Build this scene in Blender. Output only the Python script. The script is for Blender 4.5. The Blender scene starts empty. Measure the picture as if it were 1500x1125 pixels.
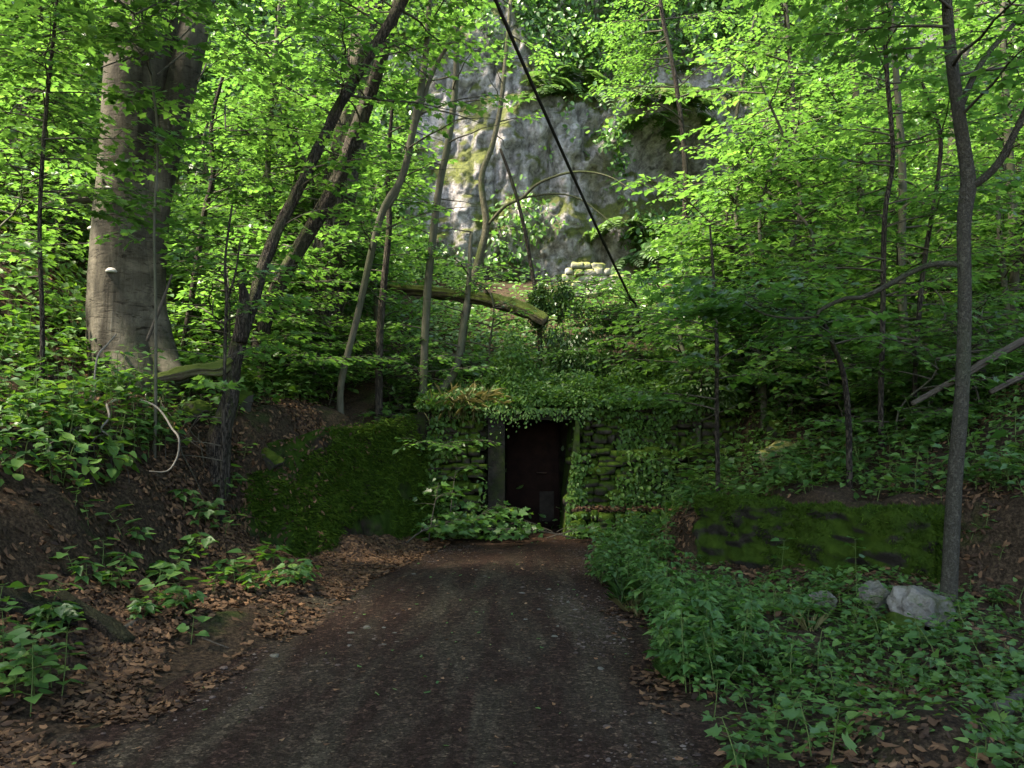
import bpy, math
import numpy as np
from mathutils import Vector, Matrix

R = math.radians
scn = bpy.context.scene
COL = scn.collection

# ------------------------------------------------------------------ camera, sky, sun, exposure
F = 1177.0                                  # focal length in photo pixels (1500 wide)
PITCH = math.atan((640 - 562.5) / F)
EYE = np.array([0.0, 0.0, 1.65])
cam = bpy.data.cameras.new("camera")
cam.sensor_width = 36.0
cam.lens = 36.0 * F / 1500.0
cam.clip_start = 0.05
cam.clip_end = 500
camo = bpy.data.objects.new("camera", cam)
COL.objects.link(camo)
camo.location = EYE
camo.rotation_euler = (R(90) + PITCH, 0, 0)
scn.camera = camo

SUN_DIR = np.array([-0.52, -0.17, 0.84])     # towards the sun
SUN_DIR /= np.linalg.norm(SUN_DIR)
elev = math.asin(SUN_DIR[2])
azim = math.atan2(SUN_DIR[0], SUN_DIR[1])
w = bpy.data.worlds.new("World")
scn.world = w
w.use_nodes = True
nt = w.node_tree
bg = nt.nodes["Background"]
sky = nt.nodes.new("ShaderNodeTexSky")
sky.sky_type = 'NISHITA'
sky.sun_disc = False
sky.sun_elevation = elev
sky.sun_rotation = azim
nt.links.new(sky.outputs[0], bg.inputs[0])
bg.inputs[1].default_value = 0.15
sl = bpy.data.lights.new("sun", 'SUN')
sl.energy = 4.0
sl.angle = R(10)
sl.color = (1.0, 0.97, 0.91)
so = bpy.data.objects.new("sun", sl)
COL.objects.link(so)
so.rotation_euler = Vector(SUN_DIR).to_track_quat('Z', 'Y').to_euler()
scn.view_settings.view_transform = 'Standard'
scn.view_settings.look = 'None'
scn.view_settings.exposure = 2.8
scn.view_settings.use_white_balance = True
scn.view_settings.white_balance_temperature = 7700
scn.view_settings.white_balance_tint = 10
scn.view_settings.gamma = 1
scn.cycles.max_bounces = 7
scn.cycles.diffuse_bounces = 5
scn.cycles.glossy_bounces = 2
scn.cycles.transmission_bounces = 5
scn.cycles.caustics_reflective = False
scn.cycles.caustics_refractive = False

# ------------------------------------------------------------------ noise
def _hash(ix, iy, iz, s):
    with np.errstate(over='ignore'):
        n = (ix.astype(np.int64) * 374761393 + iy.astype(np.int64) * 668265263 + iz.astype(np.int64) * 1274126177 + s * 974711) & 0xFFFFFFFF
        n = ((n ^ (n >> 13)) * 1274126177) & 0xFFFFFFFF
        n = ((n ^ (n >> 16)) * 2246822519) & 0xFFFFFFFF
        n = n ^ (n >> 15)
    return (n & 0xFFFFFF) / float(0xFFFFFF)

def vn(x, y, z=None, s=0):
    x = np.asarray(x, float); y = np.asarray(y, float)
    z = np.zeros_like(x) if z is None else np.asarray(z, float)
    x, y, z = np.broadcast_arrays(x, y, z)
    i, j, k = np.floor(x), np.floor(y), np.floor(z)
    fx, fy, fz = x - i, y - j, z - k
    fx = fx * fx * (3 - 2 * fx); fy = fy * fy * (3 - 2 * fy); fz = fz * fz * (3 - 2 * fz)
    r = 0
    for a in (0, 1):
        for b in (0, 1):
            for c in (0, 1):
                wgt = (fx if a else 1 - fx) * (fy if b else 1 - fy) * (fz if c else 1 - fz)
                r = r + wgt * _hash(i + a, j + b, k + c, s)
    return r * 2 - 1

def fbm(x, y, z=None, o=4, s=0):
    r, a = 0, 1.0
    x = np.asarray(x, float); y = np.asarray(y, float)
    z = np.zeros_like(x) if z is None else np.asarray(z, float)
    for q in range(o):
        r = r + a * vn(x, y, z, s + q * 7)
        x, y, z, a = x * 2.03, y * 2.03, z * 2.03, a * .5
    return r

def sstep(x, a, b):
    t = np.clip((np.asarray(x, float) - a) / (b - a), 0, 1)
    return t * t * (3 - 2 * t)

# ------------------------------------------------------------------ terrain height
def xl(y): return np.interp(y, [-12, 0, 4.2, 5.4, 6.7, 9.2, 12.9, 14], [-4.2, -2.9, -2.3, -2.06, -1.82, -1.72, -1.0, -0.9])
def xr(y): return np.interp(y, [-12, 0, 4.2, 5.7, 8.1, 10.2, 12.9, 14], [1.4, .95, .9, .92, .98, 1.2, 1.7, 1.8])
WN = np.array([2.2, 1.9]) / math.hypot(2.2, 1.9)

def H(x, y, bumps=True):
    x = np.asarray(x, float); y = np.asarray(y, float)
    x, y = np.broadcast_arrays(x, y)
    dl = xl(y) - x
    dr = x - xr(y)
    sy = np.interp(y, [0, 5, 7, 10, 14, 30], [.75, .85, 1, 1.2, 1.35, 1.6])
    hl = np.interp(dl, [0, .5, 1.0, 1.5, 1.9, 2.5, 4, 8, 15, 25, 40], [0, .06, .2, .5, 1.15, 1.72, 2.35, 4.4, 9, 17, 26]) * sy
    # ground held up by the sloping left wall
    xw = np.interp(y, [9.5, 13.8], [-2.75, -0.95])
    dw = xw - x
    hw = np.interp(dw, [0, .5, .85, 1.15, 2, 4], [0, .0, 1.45, 1.85, 2.2, 2.7])
    ww = sstep(y, 9.3, 10.2)
    low = np.where(dw > .95, np.maximum(hl, hw), np.maximum(hw, np.minimum(hl, .16)))
    hl = hl * (1 - ww) + low * ww
    hr1 = np.interp(dr, [0, .3, 1.2, 2.5, 4, 8, 14, 22, 40], [0, .04, .08, .10, .25, 2.4, 6.5, 12.5, 24])
    hr2 = np.interp(dr, [0, .5, 1.0, 1.5, 2.5, 5, 9, 14, 22, 40], [0, .06, .5, .78, 1.1, 2.1, 4.4, 7.8, 13, 25])
    s = (x - 2.2) * WN[0] + (y - 9.7) * WN[1]
    wr = sstep(s, .08, .42)
    hr2 = np.where(x > 2.3, np.minimum(hr2, .74 + .33 * np.maximum(s, 0) + .25 * np.maximum(x - 4.3, 0)), hr2)
    hr = hr1 * (1 - wr) + hr2 * wr
    h = np.where(dl > 0, hl, np.where(dr > 0, hr, 0))
    hb = np.interp(y, [15.2, 22, 26, 30, 60], [2.45, 5.7, 7.0, 14, 26])
    hbr = np.interp(y, [9.2, 14, 22, 26, 30, 60], [0, 2.6, 5.8, 7.2, 14, 26]) * sstep(x, 2.9, 4.3)
    hbl = np.interp(y, [9.5, 14.6, 22, 26, 30, 60], [0, 2.7, 5.8, 7.2, 14, 26]) * sstep(dw, .9, 1.5)
    h = np.maximum(h, np.maximum(hbr, hbl))
    stepw = sstep(y, 15.12, 15.3)
    h = np.maximum(h, hb * stepw)
    if bumps:
        inp = (dl < 0) & (dr < 0) & (y < 15.1)
        edge = np.clip(np.maximum(dl, dr), 0, 1)
        amp = np.where(inp, .012, .02 + .16 * edge)
        h = h + amp * fbm(x * .9, y * .9, o=4, s=3) + np.where(inp, 0, .03 * edge) * fbm(x * 4, y * 4, o=3, s=9)
    return h

def ray(px, py):
    u, v = (px - 750) / F, (562.5 - py) / F
    return np.array([u, math.cos(PITCH) - v * math.sin(PITCH), math.sin(PITCH) + v * math.cos(PITCH)])

def P(px, py, Y):
    d = ray(px, py)
    return EYE + d * (Y / d[1])

_Y = np.arange(1.5, 30, .01)
def PG(px, py, lift=0.0):
    d = ray(px, py)
    pts = EYE[None] + d[None] * (_Y / d[1])[:, None]
    hit = np.nonzero(pts[:, 2] <= H(pts[:, 0], pts[:, 1]) + lift)[0]
    return pts[hit[0]] if len(hit) else pts[-1]

def project(p):
    p = np.atleast_2d(p) - EYE
    c, s = math.cos(PITCH), math.sin(PITCH)
    dep = p[:, 1] * c + p[:, 2] * s
    up = -p[:, 1] * s + p[:, 2] * c
    dep = np.where(dep < .05, .05, dep)
    return 750 + F * p[:, 0] / dep, 562.5 - F * up / dep

# ------------------------------------------------------------------ materials
def newmat(name):
    m = bpy.data.materials.new(name)
    m.use_nodes = True
    n = m.node_tree.nodes
    return m, n, m.node_tree.links, n["Principled BSDF"], n["Material Output"]

def ramp(n, stops):
    r = n.new("ShaderNodeValToRGB")
    e = r.color_ramp.elements
    while len(e) < len(stops):
        e.new(.5)
    for el, (p, c) in zip(e, stops):
        el.position = p
        el.color = (*c, 1) if len(c) == 3 else c
    return r

def mapping(n, l, scale, src="Object"):
    tc = n.new("ShaderNodeTexCoord")
    mp = n.new("ShaderNodeMapping")
    mp.inputs["Scale"].default_value = scale
    l.new(tc.outputs[src], mp.inputs[0])
    return mp

def noise(n, l, vec, scale, detail=6, rough=.6, dist=0):
    t = n.new("ShaderNodeTexNoise")
    t.inputs["Scale"].default_value = scale
    t.inputs["Detail"].default_value = detail
    t.inputs["Roughness"].default_value = rough
    t.inputs["Distortion"].default_value = dist
    if vec is not None:
        l.new(vec, t.inputs["Vector"])
    return t

def bump(n, l, hgt, strength, dist, bsdf, prev=None):
    b = n.new("ShaderNodeBump")
    b.inputs["Strength"].default_value = strength
    b.inputs["Distance"].default_value = dist
    l.new(hgt, b.inputs["Height"])
    if prev is not None:
        l.new(prev, b.inputs["Normal"])
    l.new(b.outputs[0], bsdf.inputs["Normal"])
    return b.outputs[0]

def mixc(n, l, fac, a, b, mode='MIX'):
    m = n.new("ShaderNodeMix")
    m.data_type = 'RGBA'
    m.blend_type = mode
    for sock, v in ((m.inputs[0], fac), (m.inputs[6], a), (m.inputs[7], b)):
        if hasattr(v, "is_output") or isinstance(v, bpy.types.NodeSocket):
            l.new(v, sock)
        elif isinstance(v, (int, float)):
            sock.default_value = v
        else:
            sock.default_value = (*v, 1)
    return m.outputs[2]

def leaf_mat(name, stops, trans, tmix=.42, rough=.38, spec=.5, patch=None):
    m, n, l, b, out = newmat(name)
    g = n.new("ShaderNodeNewGeometry")
    rp = ramp(n, stops)
    oi = n.new("ShaderNodeObjectInfo")
    ad = n.new("ShaderNodeMath"); ad.operation = 'MULTIPLY_ADD'
    l.new(oi.outputs["Random"], ad.inputs[0]); ad.inputs[1].default_value = .25
    l.new(g.outputs["Random Per Island"], ad.inputs[2])
    mu = n.new("ShaderNodeMath"); mu.operation = 'MULTIPLY'; mu.inputs[1].default_value = .8
    l.new(ad.outputs[0], mu.inputs[0])
    l.new(mu.outputs[0], rp.inputs[0])
    l.new(rp.outputs[0], b.inputs["Base Color"])
    b.inputs["Roughness"].default_value = rough
    b.inputs["Specular IOR Level"].default_value = spec
    if tmix > 0:
        t = n.new("ShaderNodeBsdfTranslucent")
        tcol = mixc(n, l, 1.0, rp.outputs[0], trans, 'MULTIPLY')
        l.new(tcol, t.inputs[0])
        mx = n.new("ShaderNodeMixShader")
        mx.inputs[0].default_value = tmix
        l.new(b.outputs[0], mx.inputs[1]); l.new(t.outputs[0], mx.inputs[2])
        l.new(mx.outputs[0], out.inputs[0])
    return m

M = {}
M['maple'] = leaf_mat('maple_leaf', [(0, (.034, .088, .022)), (.5, (.056, .135, .03)), (1, (.094, .19, .043))], (2.0, 2.0, 1.25), .5)
M['beech'] = leaf_mat('beech_leaf', [(0, (.038, .092, .022)), (.5, (.062, .142, .031)), (1, (.102, .2, .045))], (2.0, 2.0, 1.25), .5)
M['far'] = leaf_mat('distant_leaf', [(0, (.034, .09, .022)), (.5, (.064, .15, .034)), (1, (.115, .22, .06))], (2.0, 2.0, 1.2), .42)
M['herb'] = leaf_mat('herb_leaf', [(0, (.022, .062, .016)), (.5, (.045, .115, .026)), (.8, (.075, .16, .036)), (1, (.12, .2, .045))], (1.8, 1.9, .8), .35, .45, .4)
M['cover'] = leaf_mat('cover_leaf', [(0, (.03, .075, .016)), (.5, (.055, .125, .022)), (1, (.095, .18, .035))], (1.8, 1.8, .8), .35, .5, .35)
M['ivy'] = leaf_mat('ivy_leaf', [(0, (.022, .055, .014)), (.6, (.04, .09, .02)), (1, (.08, .14, .035))], (1.6, 1.7, .8), .2, .35, .45)
M['fern'] = leaf_mat('fern_leaf', [(0, (.05, .11, .035)), (1, (.1, .17, .06))], (1.6, 1.7, .9), .35, .5, .35)
M['litter'] = leaf_mat('dry_leaf', [(0, (.02, .012, .008)), (.3, (.052, .029, .017)), (.6, (.10, .054, .028)), (.85, (.165, .092, .048)), (.96, (.24, .15, .085)), (1, (.24, .16, .06))], (1, .8, .6), .08, .7, .15)
M['drygrass'] = leaf_mat('dry_grass', [(0, (.12, .12, .04)), (1, (.28, .25, .12))], (1, 1, .7), .2, .7, .1)
M['mossfuzz'] = leaf_mat('moss_tip', [(0, (.012, .028, .003)), (.5, (.026, .056, .005)), (1, (.06, .105, .011))], (1.4, 1.4, .6), .25, .8, .1)

def bark_mat(name, c1, c2, alg, sc, bs, streak=(1, 1, .25), moss=0.0, mosscol=(.05, .075, .012)):
    m, n, l, b, out = newmat(name)
    mp = mapping(n, l, streak)
    a = noise(n, l, mp.outputs[0], sc, 8, .65, .4)
    rp = ramp(n, [(.25, c1), (.75, c2)])
    l.new(a.outputs[0], rp.inputs[0])
    big = noise(n, l, mapping(n, l, (1, 1, .6)).outputs[0], 1.6, 4, .6)
    rb = ramp(n, [(.45, (0, 0, 0)), (.68, (1, 1, 1))])
    l.new(big.outputs[0], rb.inputs[0])
    c = mixc(n, l, rb.outputs[0], rp.outputs[0], alg)
    if moss > 0:
        g = n.new("ShaderNodeNewGeometry")
        sp = n.new("ShaderNodeSeparateXYZ")
        l.new(g.outputs["Normal"], sp.inputs[0])
        mn = noise(n, l, mapping(n, l, (1, 1, 1)).outputs[0], 5, 5, .6)
        ad = n.new("ShaderNodeMath"); ad.operation = 'MULTIPLY_ADD'; ad.inputs[1].default_value = .55
        l.new(sp.outputs[2], ad.inputs[0]); l.new(mn.outputs[0], ad.inputs[2])
        rm = ramp(n, [(max(0, .95 - moss * .55), (0, 0, 0)), (min(1, 1.06 - moss * .55), (1, 1, 1))])
        l.new(ad.outputs[0], rm.inputs[0])
        c = mixc(n, l, rm.outputs[0], c, mosscol)
    l.new(c, b.inputs["Base Color"])
    b.inputs["Roughness"].default_value = .85
    b.inputs["Specular IOR Level"].default_value = .2
    fine = noise(n, l, mp.outputs[0], sc * 3, 6, .7)
    p = bump(n, l, fine.outputs[0], .35, .01, b)
    bump(n, l, a.outputs[0], bs, .03, b, p)
    return m

def cracked(name, c1, c2, crack, sc, stretch, lich, moss, bdist):
    m, n, l, b, out = newmat(name)
    mp = mapping(n, l, (1, 1, stretch))
    wv = noise(n, l, mp.outputs[0], sc * .5, 4, .6)
    off = mixc(n, l, .22, mp.outputs[0], wv.outputs[1])
    vo = n.new("ShaderNodeTexVoronoi"); vo.feature = 'DISTANCE_TO_EDGE'; vo.inputs["Scale"].default_value = sc
    l.new(off, vo.inputs["Vector"])
    a = noise(n, l, mp.outputs[0], sc * 1.4, 9, .72, .3)
    rp = ramp(n, [(.28, c1), (.72, c2)]); l.new(a.outputs[0], rp.inputs[0])
    rk = ramp(n, [(.0, (0, 0, 0)), (.16, (1, 1, 1))]); l.new(vo.outputs[0], rk.inputs[0])
    c = mixc(n, l, rk.outputs[0], crack, rp.outputs[0])
    big = noise(n, l, mapping(n, l, (1, 1, .5)).outputs[0], 2.2, 6, .65)
    rb = ramp(n, [(.5, (0, 0, 0)), (.66, (1, 1, 1))]); l.new(big.outputs[0], rb.inputs[0])
    c = mixc(n, l, rb.outputs[0], c, lich)
    g = n.new("ShaderNodeNewGeometry"); sp = n.new("ShaderNodeSeparateXYZ"); l.new(g.outputs["Normal"], sp.inputs[0])
    mn = noise(n, l, mapping(n, l, (1, 1, .7)).outputs[0], 3.5, 6, .65)
    ad = n.new("ShaderNodeMath"); ad.operation = 'MULTIPLY_ADD'; ad.inputs[1].default_value = .35
    l.new(sp.outputs[2], ad.inputs[0]); l.new(mn.outputs[0], ad.inputs[2])
    rm = ramp(n, [(.60, (0, 0, 0)), (.72, (1, 1, 1))]); l.new(ad.outputs[0], rm.inputs[0])
    c = mixc(n, l, rm.outputs[0], c, moss)
    l.new(c, b.inputs["Base Color"])
    b.inputs["Roughness"].default_value = .9; b.inputs["Specular IOR Level"].default_value = .15
    p = bump(n, l, a.outputs[0], .7, .02, b)
    bump(n, l, rk.outputs[0], .9, bdist, b, p)
    return m
def beech_bark():
    m, n, l, b, out = newmat('beech_bark')
    hor = noise(n, l, mapping(n, l, (1, 1, 4.5)).outputs[0], 5, 8, .7, .9)
    ver = noise(n, l, mapping(n, l, (2.2, 2.2, .22)).outputs[0], 2.2, 7, .65, .3)
    blo = noise(n, l, mapping(n, l, (1, 1, .8)).outputs[0], 2.6, 7, .7, .5)
    r1 = ramp(n, [(.3, (.024, .021, .016)), (.5, (.062, .055, .042)), (.72, (.15, .133, .105))]); l.new(blo.outputs[0], r1.inputs[0])
    r2 = ramp(n, [(.36, (.38, .36, .33)), (.5, (.9, .88, .84)), (.66, (1.15, 1.12, 1.08))]); l.new(ver.outputs[0], r2.inputs[0])
    c = mixc(n, l, 1.0, r1.outputs[0], r2.outputs[0], 'MULTIPLY')
    r3 = ramp(n, [(.36, (.25, .23, .2)), (.46, (1, 1, 1))]); l.new(hor.outputs[0], r3.inputs[0])
    c = mixc(n, l, 1.0, c, r3.outputs[0], 'MULTIPLY')
    g = noise(n, l, mapping(n, l, (1, 1, .5)).outputs[0], 1.5, 6, .7)
    r4 = ramp(n, [(.52, (0, 0, 0)), (.66, (.8, .8, .8))]); l.new(g.outputs[0], r4.inputs[0])
    c = mixc(n, l, r4.outputs[0], c, (.03, .036, .018))
    l.new(c, b.inputs["Base Color"])
    b.inputs["Roughness"].default_value = .9; b.inputs["Specular IOR Level"].default_value = .15
    p = bump(n, l, hor.outputs[0], .6, .02, b)
    p = bump(n, l, ver.outputs[0], .6, .05, b, p)
    bump(n, l, blo.outputs[0], .5, .04, b, p)
    return m
M['beech_bark'] = beech_bark()
M['rough_bark'] = cracked('rough_bark', (.045, .038, .03), (.17, .145, .115), (.015, .012, .01), 20, .18, (.10, .10, .06), (.06, .075, .018), .03)
M['dark_bark'] = cracked('dark_bark', (.022, .018, .014), (.085, .068, .052), (.008, .006, .005), 26, .2, (.05, .05, .03), (.035, .045, .012), .02)
M['sapling_bark'] = bark_mat('sapling_bark', (.035, .033, .024), (.095, .088, .064), (.045, .055, .025), 14, .25, (1, 1, .5))
M['young_bark'] = cracked('young_bark', (.026, .024, .018), (.085, .078, .06), (.03, .027, .02), 28, .9, (.05, .055, .034), (.032, .042, .016), .006)
M['pale_bark'] = cracked('pale_bark', (.04, .038, .024), (.13, .12, .08), (.05, .046, .03), 16, .7, (.07, .08, .035), (.045, .06, .016), .006)
M['twig_bark'] = bark_mat('twig_bark', (.03, .026, .02), (.075, .065, .05), (.05, .05, .03), 18, .2)
M['dead_wood'] = bark_mat('dead_wood', (.028, .023, .018), (.085, .07, .055), (.05, .042, .032), 14, .6, (1, 1, 1))
M['bleached_wood'] = bark_mat('bleached_wood', (.08, .07, .056), (.19, .17, .14), (.12, .105, .085), 14, .3)
M['rot_wood'] = cracked('rotten_wood', (.012, .009, .007), (.06, .044, .032), (.005, .004, .003), 24, 1.0, (.028, .022, .016), (.022, .022, .010), .02)
M['moss_log'] = bark_mat('mossy_log', (.04, .032, .022), (.11, .09, .06), (.07, .08, .03), 12, .8, (1, 1, 1),   .9, (.06, .078, .012))

def moss_mat(name, c1, c2, bare1, bare2, cover=.5, sc=1.6, up=.3, wet=.85):
    m, n, l, b, out = newmat(name)
    mp = mapping(n, l, (1, 1, 1))
    fine = noise(n, l, mp.outputs[0], 38, 5, .7)
    mid = noise(n, l, mp.outputs[0], 7, 6, .65)
    big = noise(n, l, mp.outputs[0], sc, 6, .62)
    rm = ramp(n, [(.3, c1), (.7, c2)]); l.new(mid.outputs[0], rm.inputs[0])
    rb = ramp(n, [(.3, bare1), (.7, bare2)]); l.new(mid.outputs[0], rb.inputs[0])
    g = n.new("ShaderNodeNewGeometry"); sp = n.new("ShaderNodeSeparateXYZ")
    l.new(g.outputs["Normal"], sp.inputs[0])
    ad = n.new("ShaderNodeMath"); ad.operation = 'MULTIPLY_ADD'; ad.inputs[1].default_value = up
    l.new(sp.outputs[2], ad.inputs[0]); l.new(big.outputs[0], ad.inputs[2])
    k = .72 - cover * .45
    rf = ramp(n, [(max(0, k - .06), (0, 0, 0)), (k + .08, (1, 1, 1))]); l.new(ad.outputs[0], rf.inputs[0])
    c = mixc(n, l, rf.outputs[0], rb.outputs[0], rm.outputs[0])
    l.new(c, b.inputs["Base Color"])
    b.inputs["Roughness"].default_value = wet
    b.inputs["Specular IOR Level"].default_value = .05
    p = bump(n, l, fine.outputs[0], .8, .012, b)
    bump(n, l, mid.outputs[0], .7, .05, b, p)
    return m

M['moss_concrete'] = moss_mat('moss_concrete', (.010, .022, .003), (.032, .056, .007), (.010, .009, .0075), (.036, .032, .026), .74, 3.2, .45)
M['moss_stone'] = moss_mat('moss_stone', (.018, .036, .005), (.055, .09, .012), (.018, .015, .012), (.06, .052, .042), .6, 2.6, .35)
M['moss_slope'] = moss_mat('moss_slope', (.009, .020, .003), (.026, .05, .006), (.009, .007, .005), (.034, .025, .019), .5, 1.5, .1)
M['moss_rock'] = moss_mat('moss_rock', (.014, .026, .004), (.045, .068, .01), (.022, .02, .016), (.07, .066, .055), .5, 2.0, .5)
M['pale_rock'] = moss_mat('pale_rock', (.03, .034, .016), (.07, .072, .04), (.06, .055, .048), (.22, .205, .18), .34, 3.4, .1)
M['sunlit_rock'] = moss_mat('sunlit_rock', (.13, .13, .03), (.26, .24, .07), (.3, .27, .16), (.5, .46, .3), .4, 3.0, .2)  # yellow sunlight on the rocks is put into these colours
M['masonry'] = moss_mat('masonry_stone', (.13, .15, .04), (.24, .25, .09), (.16, .155, .135), (.32, .305, .27), .4, 2.2, .2)
M['concrete'] = moss_mat('old_concrete', (.012, .017, .006), (.026, .034, .011), (.009, .008, .0065), (.03, .026, .021), .4, 3.0, .0)

def soil_mat():
    m, n, l, b, out = newmat('forest_soil')
    mp = mapping(n, l, (1, 1, 1))
    fine = noise(n, l, mp.outputs[0], 30, 8, .75)
    big = noise(n, l, mp.outputs[0], .9, 6, .65)
    rs = ramp(n, [(.36, (.010, .0065, .005)), (.52, (.04, .026, .019)), (.66, (.10, .066, .046))])
    l.new(fine.outputs[0], rs.inputs[0])
    rm = ramp(n, [(.3, (.015, .028, .006)), (.75, (.045, .07, .016))]); l.new(fine.outputs[0], rm.inputs[0])
    rf = ramp(n, [(.55, (0, 0, 0)), (.66, (.8, .8, .8))]); l.new(big.outputs[0], rf.inputs[0])
    c = mixc(n, l, rf.outputs[0], rs.outputs[0], rm.outputs[0])
    c = mixc(n, l, 1.0, c, (1.0, 1.03, .88), 'MULTIPLY')
    l.new(c, b.inputs["Base Color"])
    b.inputs["Roughness"].default_value = .95
    b.inputs["Specular IOR Level"].default_value = .1
    bump(n, l, fine.outputs[0], .9, .04, b)
    return m
M['soil'] = soil_mat()

def path_mat():
    m, n, l, b, out = newmat('path_gravel')
    mp = mapping(n, l, (1, 1, 1))
    fine = noise(n, l, mp.outputs[0], 55, 8, .8)
    big = noise(n, l, mapping(n, l, (1.9, .32, 1)).outputs[0], 1.3, 7, .62, .6)
    r1 = ramp(n, [(.3, (.0065, .0038, .0034)), (.55, (.033, .0195, .017)), (.8, (.105, .068, .059))])
    r2 = ramp(n, [(.3, (.013, .0105, .0085)), (.52, (.052, .042, .034)), (.8, (.15, .125, .10))])
    l.new(fine.outputs[0], r1.inputs[0]); l.new(fine.outputs[0], r2.inputs[0])
    rf = ramp(n, [(.43, (0, 0, 0)), (.64, (1, 1, 1))]); l.new(big.outputs[0], rf.inputs[0])
    c = mixc(n, l, rf.outputs[0], r1.outputs[0], r2.outputs[0])
    # redder earth towards the far end
    tc = n.new("ShaderNodeTexCoord"); sp = n.new("ShaderNodeSeparateXYZ"); l.new(tc.outputs["Object"], sp.inputs[0])
    mr = n.new("ShaderNodeMapRange"); mr.inputs[1].default_value = 9.6; mr.inputs[2].default_value = 12.2
    mr.inputs[4].default_value = .85
    l.new(sp.outputs[1], mr.inputs[0])
    r3 = ramp(n, [(.3, (.011, .006, .0045)), (.8, (.06, .032, .024))]); l.new(fine.outputs[0], r3.inputs[0])
    c = mixc(n, l, mr.outputs[0], c, r3.outputs[0])
    grit = n.new("ShaderNodeTexVoronoi"); grit.inputs["Scale"].default_value = 75; l.new(mp.outputs[0], grit.inputs["Vector"])
    gs = n.new("ShaderNodeSeparateColor"); l.new(grit.outputs["Color"], gs.inputs[0])
    gr = ramp(n, [(0, (.6, .58, .57)), (.75, (1.0, .98, .96)), (.94, (1.4, 1.35, 1.3)), (1, (2.6, 2.5, 2.3))]); l.new(gs.outputs[0], gr.inputs[0])
    c = mixc(n, l, 1.0, c, gr.outputs[0], 'MULTIPLY')
    g2 = n.new("ShaderNodeTexVoronoi"); g2.inputs["Scale"].default_value = 28; l.new(mp.outputs[0], g2.inputs["Vector"])
    gs2 = n.new("ShaderNodeSeparateColor"); l.new(g2.outputs["Color"], gs2.inputs[0])
    gr2 = ramp(n, [(0, (.6, .58, .57)), (.85, (1.1, 1.08, 1.07)), (1, (1.9, 1.8, 1.75))]); l.new(gs2.outputs[0], gr2.inputs[0])
    c = mixc(n, l, 1.0, c, gr2.outputs[0], 'MULTIPLY')
    c = mixc(n, l, 1.0, c, (1.0, 1.03, .88), 'MULTIPLY')
    l.new(c, b.inputs["Base Color"])
    b.inputs["Roughness"].default_value = .95
    b.inputs["Specular IOR Level"].default_value = .08
    vo = n.new("ShaderNodeTexVoronoi"); vo.inputs["Scale"].default_value = 60; l.new(mp.outputs[0], vo.inputs["Vector"])
    p = bump(n, l, vo.outputs[0], .4, .012, b)
    bump(n, l, fine.outputs[0], .7, .02, b, p)
    return m
M['path'] = path_mat()

def cliff_mat():
    m, n, l, b, out = newmat('limestone')
    mp = mapping(n, l, (1, 1, 1))
    st = mapping(n, l, (1, 1, .13))
    fine = noise(n, l, mp.outputs[0], 5, 9, .72, .3)
    streak = noise(n, l, st.outputs[0], 2.6, 7, .65, .4)
    r1 = ramp(n, [(.3, (.075, .07, .064)), (.5, (.30, .28, .265)), (.72, (.52, .49, .475))]); l.new(fine.outputs[0], r1.inputs[0])
    r2 = ramp(n, [(.35, (.32, .31, .31)), (.48, (.92, .9, .92)), (.64, (1.3, 1.28, 1.32))]); l.new(streak.outputs[0], r2.inputs[0])
    c = mixc(n, l, 1.0, r1.outputs[0], r2.outputs[0], 'MULTIPLY')
    mossn = noise(n, l, mp.outputs[0], .62, 8, .66)
    g = n.new("ShaderNodeNewGeometry"); sp = n.new("ShaderNodeSeparateXYZ"); l.new(g.outputs["Normal"], sp.inputs[0])
    ad = n.new("ShaderNodeMath"); ad.operation = 'MULTIPLY_ADD'; ad.inputs[1].default_value = .28
    l.new(sp.outputs[2], ad.inputs[0]); l.new(mossn.outputs[0], ad.inputs[2])
    rf = ramp(n, [(.48, (0, 0, 0)), (.60, (.95, .95, .95))]); l.new(ad.outputs[0], rf.inputs[0])
    mid = noise(n, l, mp.outputs[0], 9, 5, .7)
    rm = ramp(n, [(.3, (.03, .042, .008)), (.7, (.12, .135, .022))]); l.new(mid.outputs[0], rm.inputs[0])
    c = mixc(n, l, rf.outputs[0], c, rm.outputs[0])
    l.new(c, b.inputs["Base Color"])
    b.inputs["Roughness"].default_value = .85
    b.inputs["Specular IOR Level"].default_value = .2
    p = bump(n, l, fine.outputs[0], .8, .25, b)
    bump(n, l, mid.outputs[0], .6, .06, b, p)
    return m
M['cliff'] = cliff_mat()

def plain(name, c, rough=.7, c2=None, sc=12, metal=0):
    m, n, l, b, out = newmat(name)
    nz = noise(n, l, mapping(n, l, (1, 1, 1)).outputs[0], sc, 6, .65)
    rp = ramp(n, [(.3, c), (.7, c2 or c)]); l.new(nz.outputs[0], rp.inputs[0])
    l.new(rp.outputs[0], b.inputs["Base Color"])
    b.inputs["Roughness"].default_value = rough
    b.inputs["Metallic"].default_value = metal
    b.inputs["Specular IOR Level"].default_value = .08
    bump(n, l, nz.outputs[0], .3, .01, b)
    return m
M['cable'] = plain('cable_rubber', (.012, .011, .010), .6, (.022, .02, .018))
M['rust'] = plain('rusty_steel', (.0035, .002, .0016), .9, (.015, .007, .0052), 5)
M['rust_pale'] = plain('flaked_steel', (.010, .008, .0065), .9, (.028, .023, .019), 7)
M['iron'] = plain('dark_iron', (.02, .012, .01), .6, (.05, .03, .022))
M['fungus'] = plain('bracket_fungus', (.3, .28, .25), .8, (.55, .52, .47), 30)
M['pebble'] = leaf_mat('pebble', [(0, (.022, .014, .011)), (.5, (.062, .042, .034)), (.88, (.12, .094, .078)), (1, (.3, .265, .225))], (1, 1, 1), 0, .8, .2)
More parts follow.
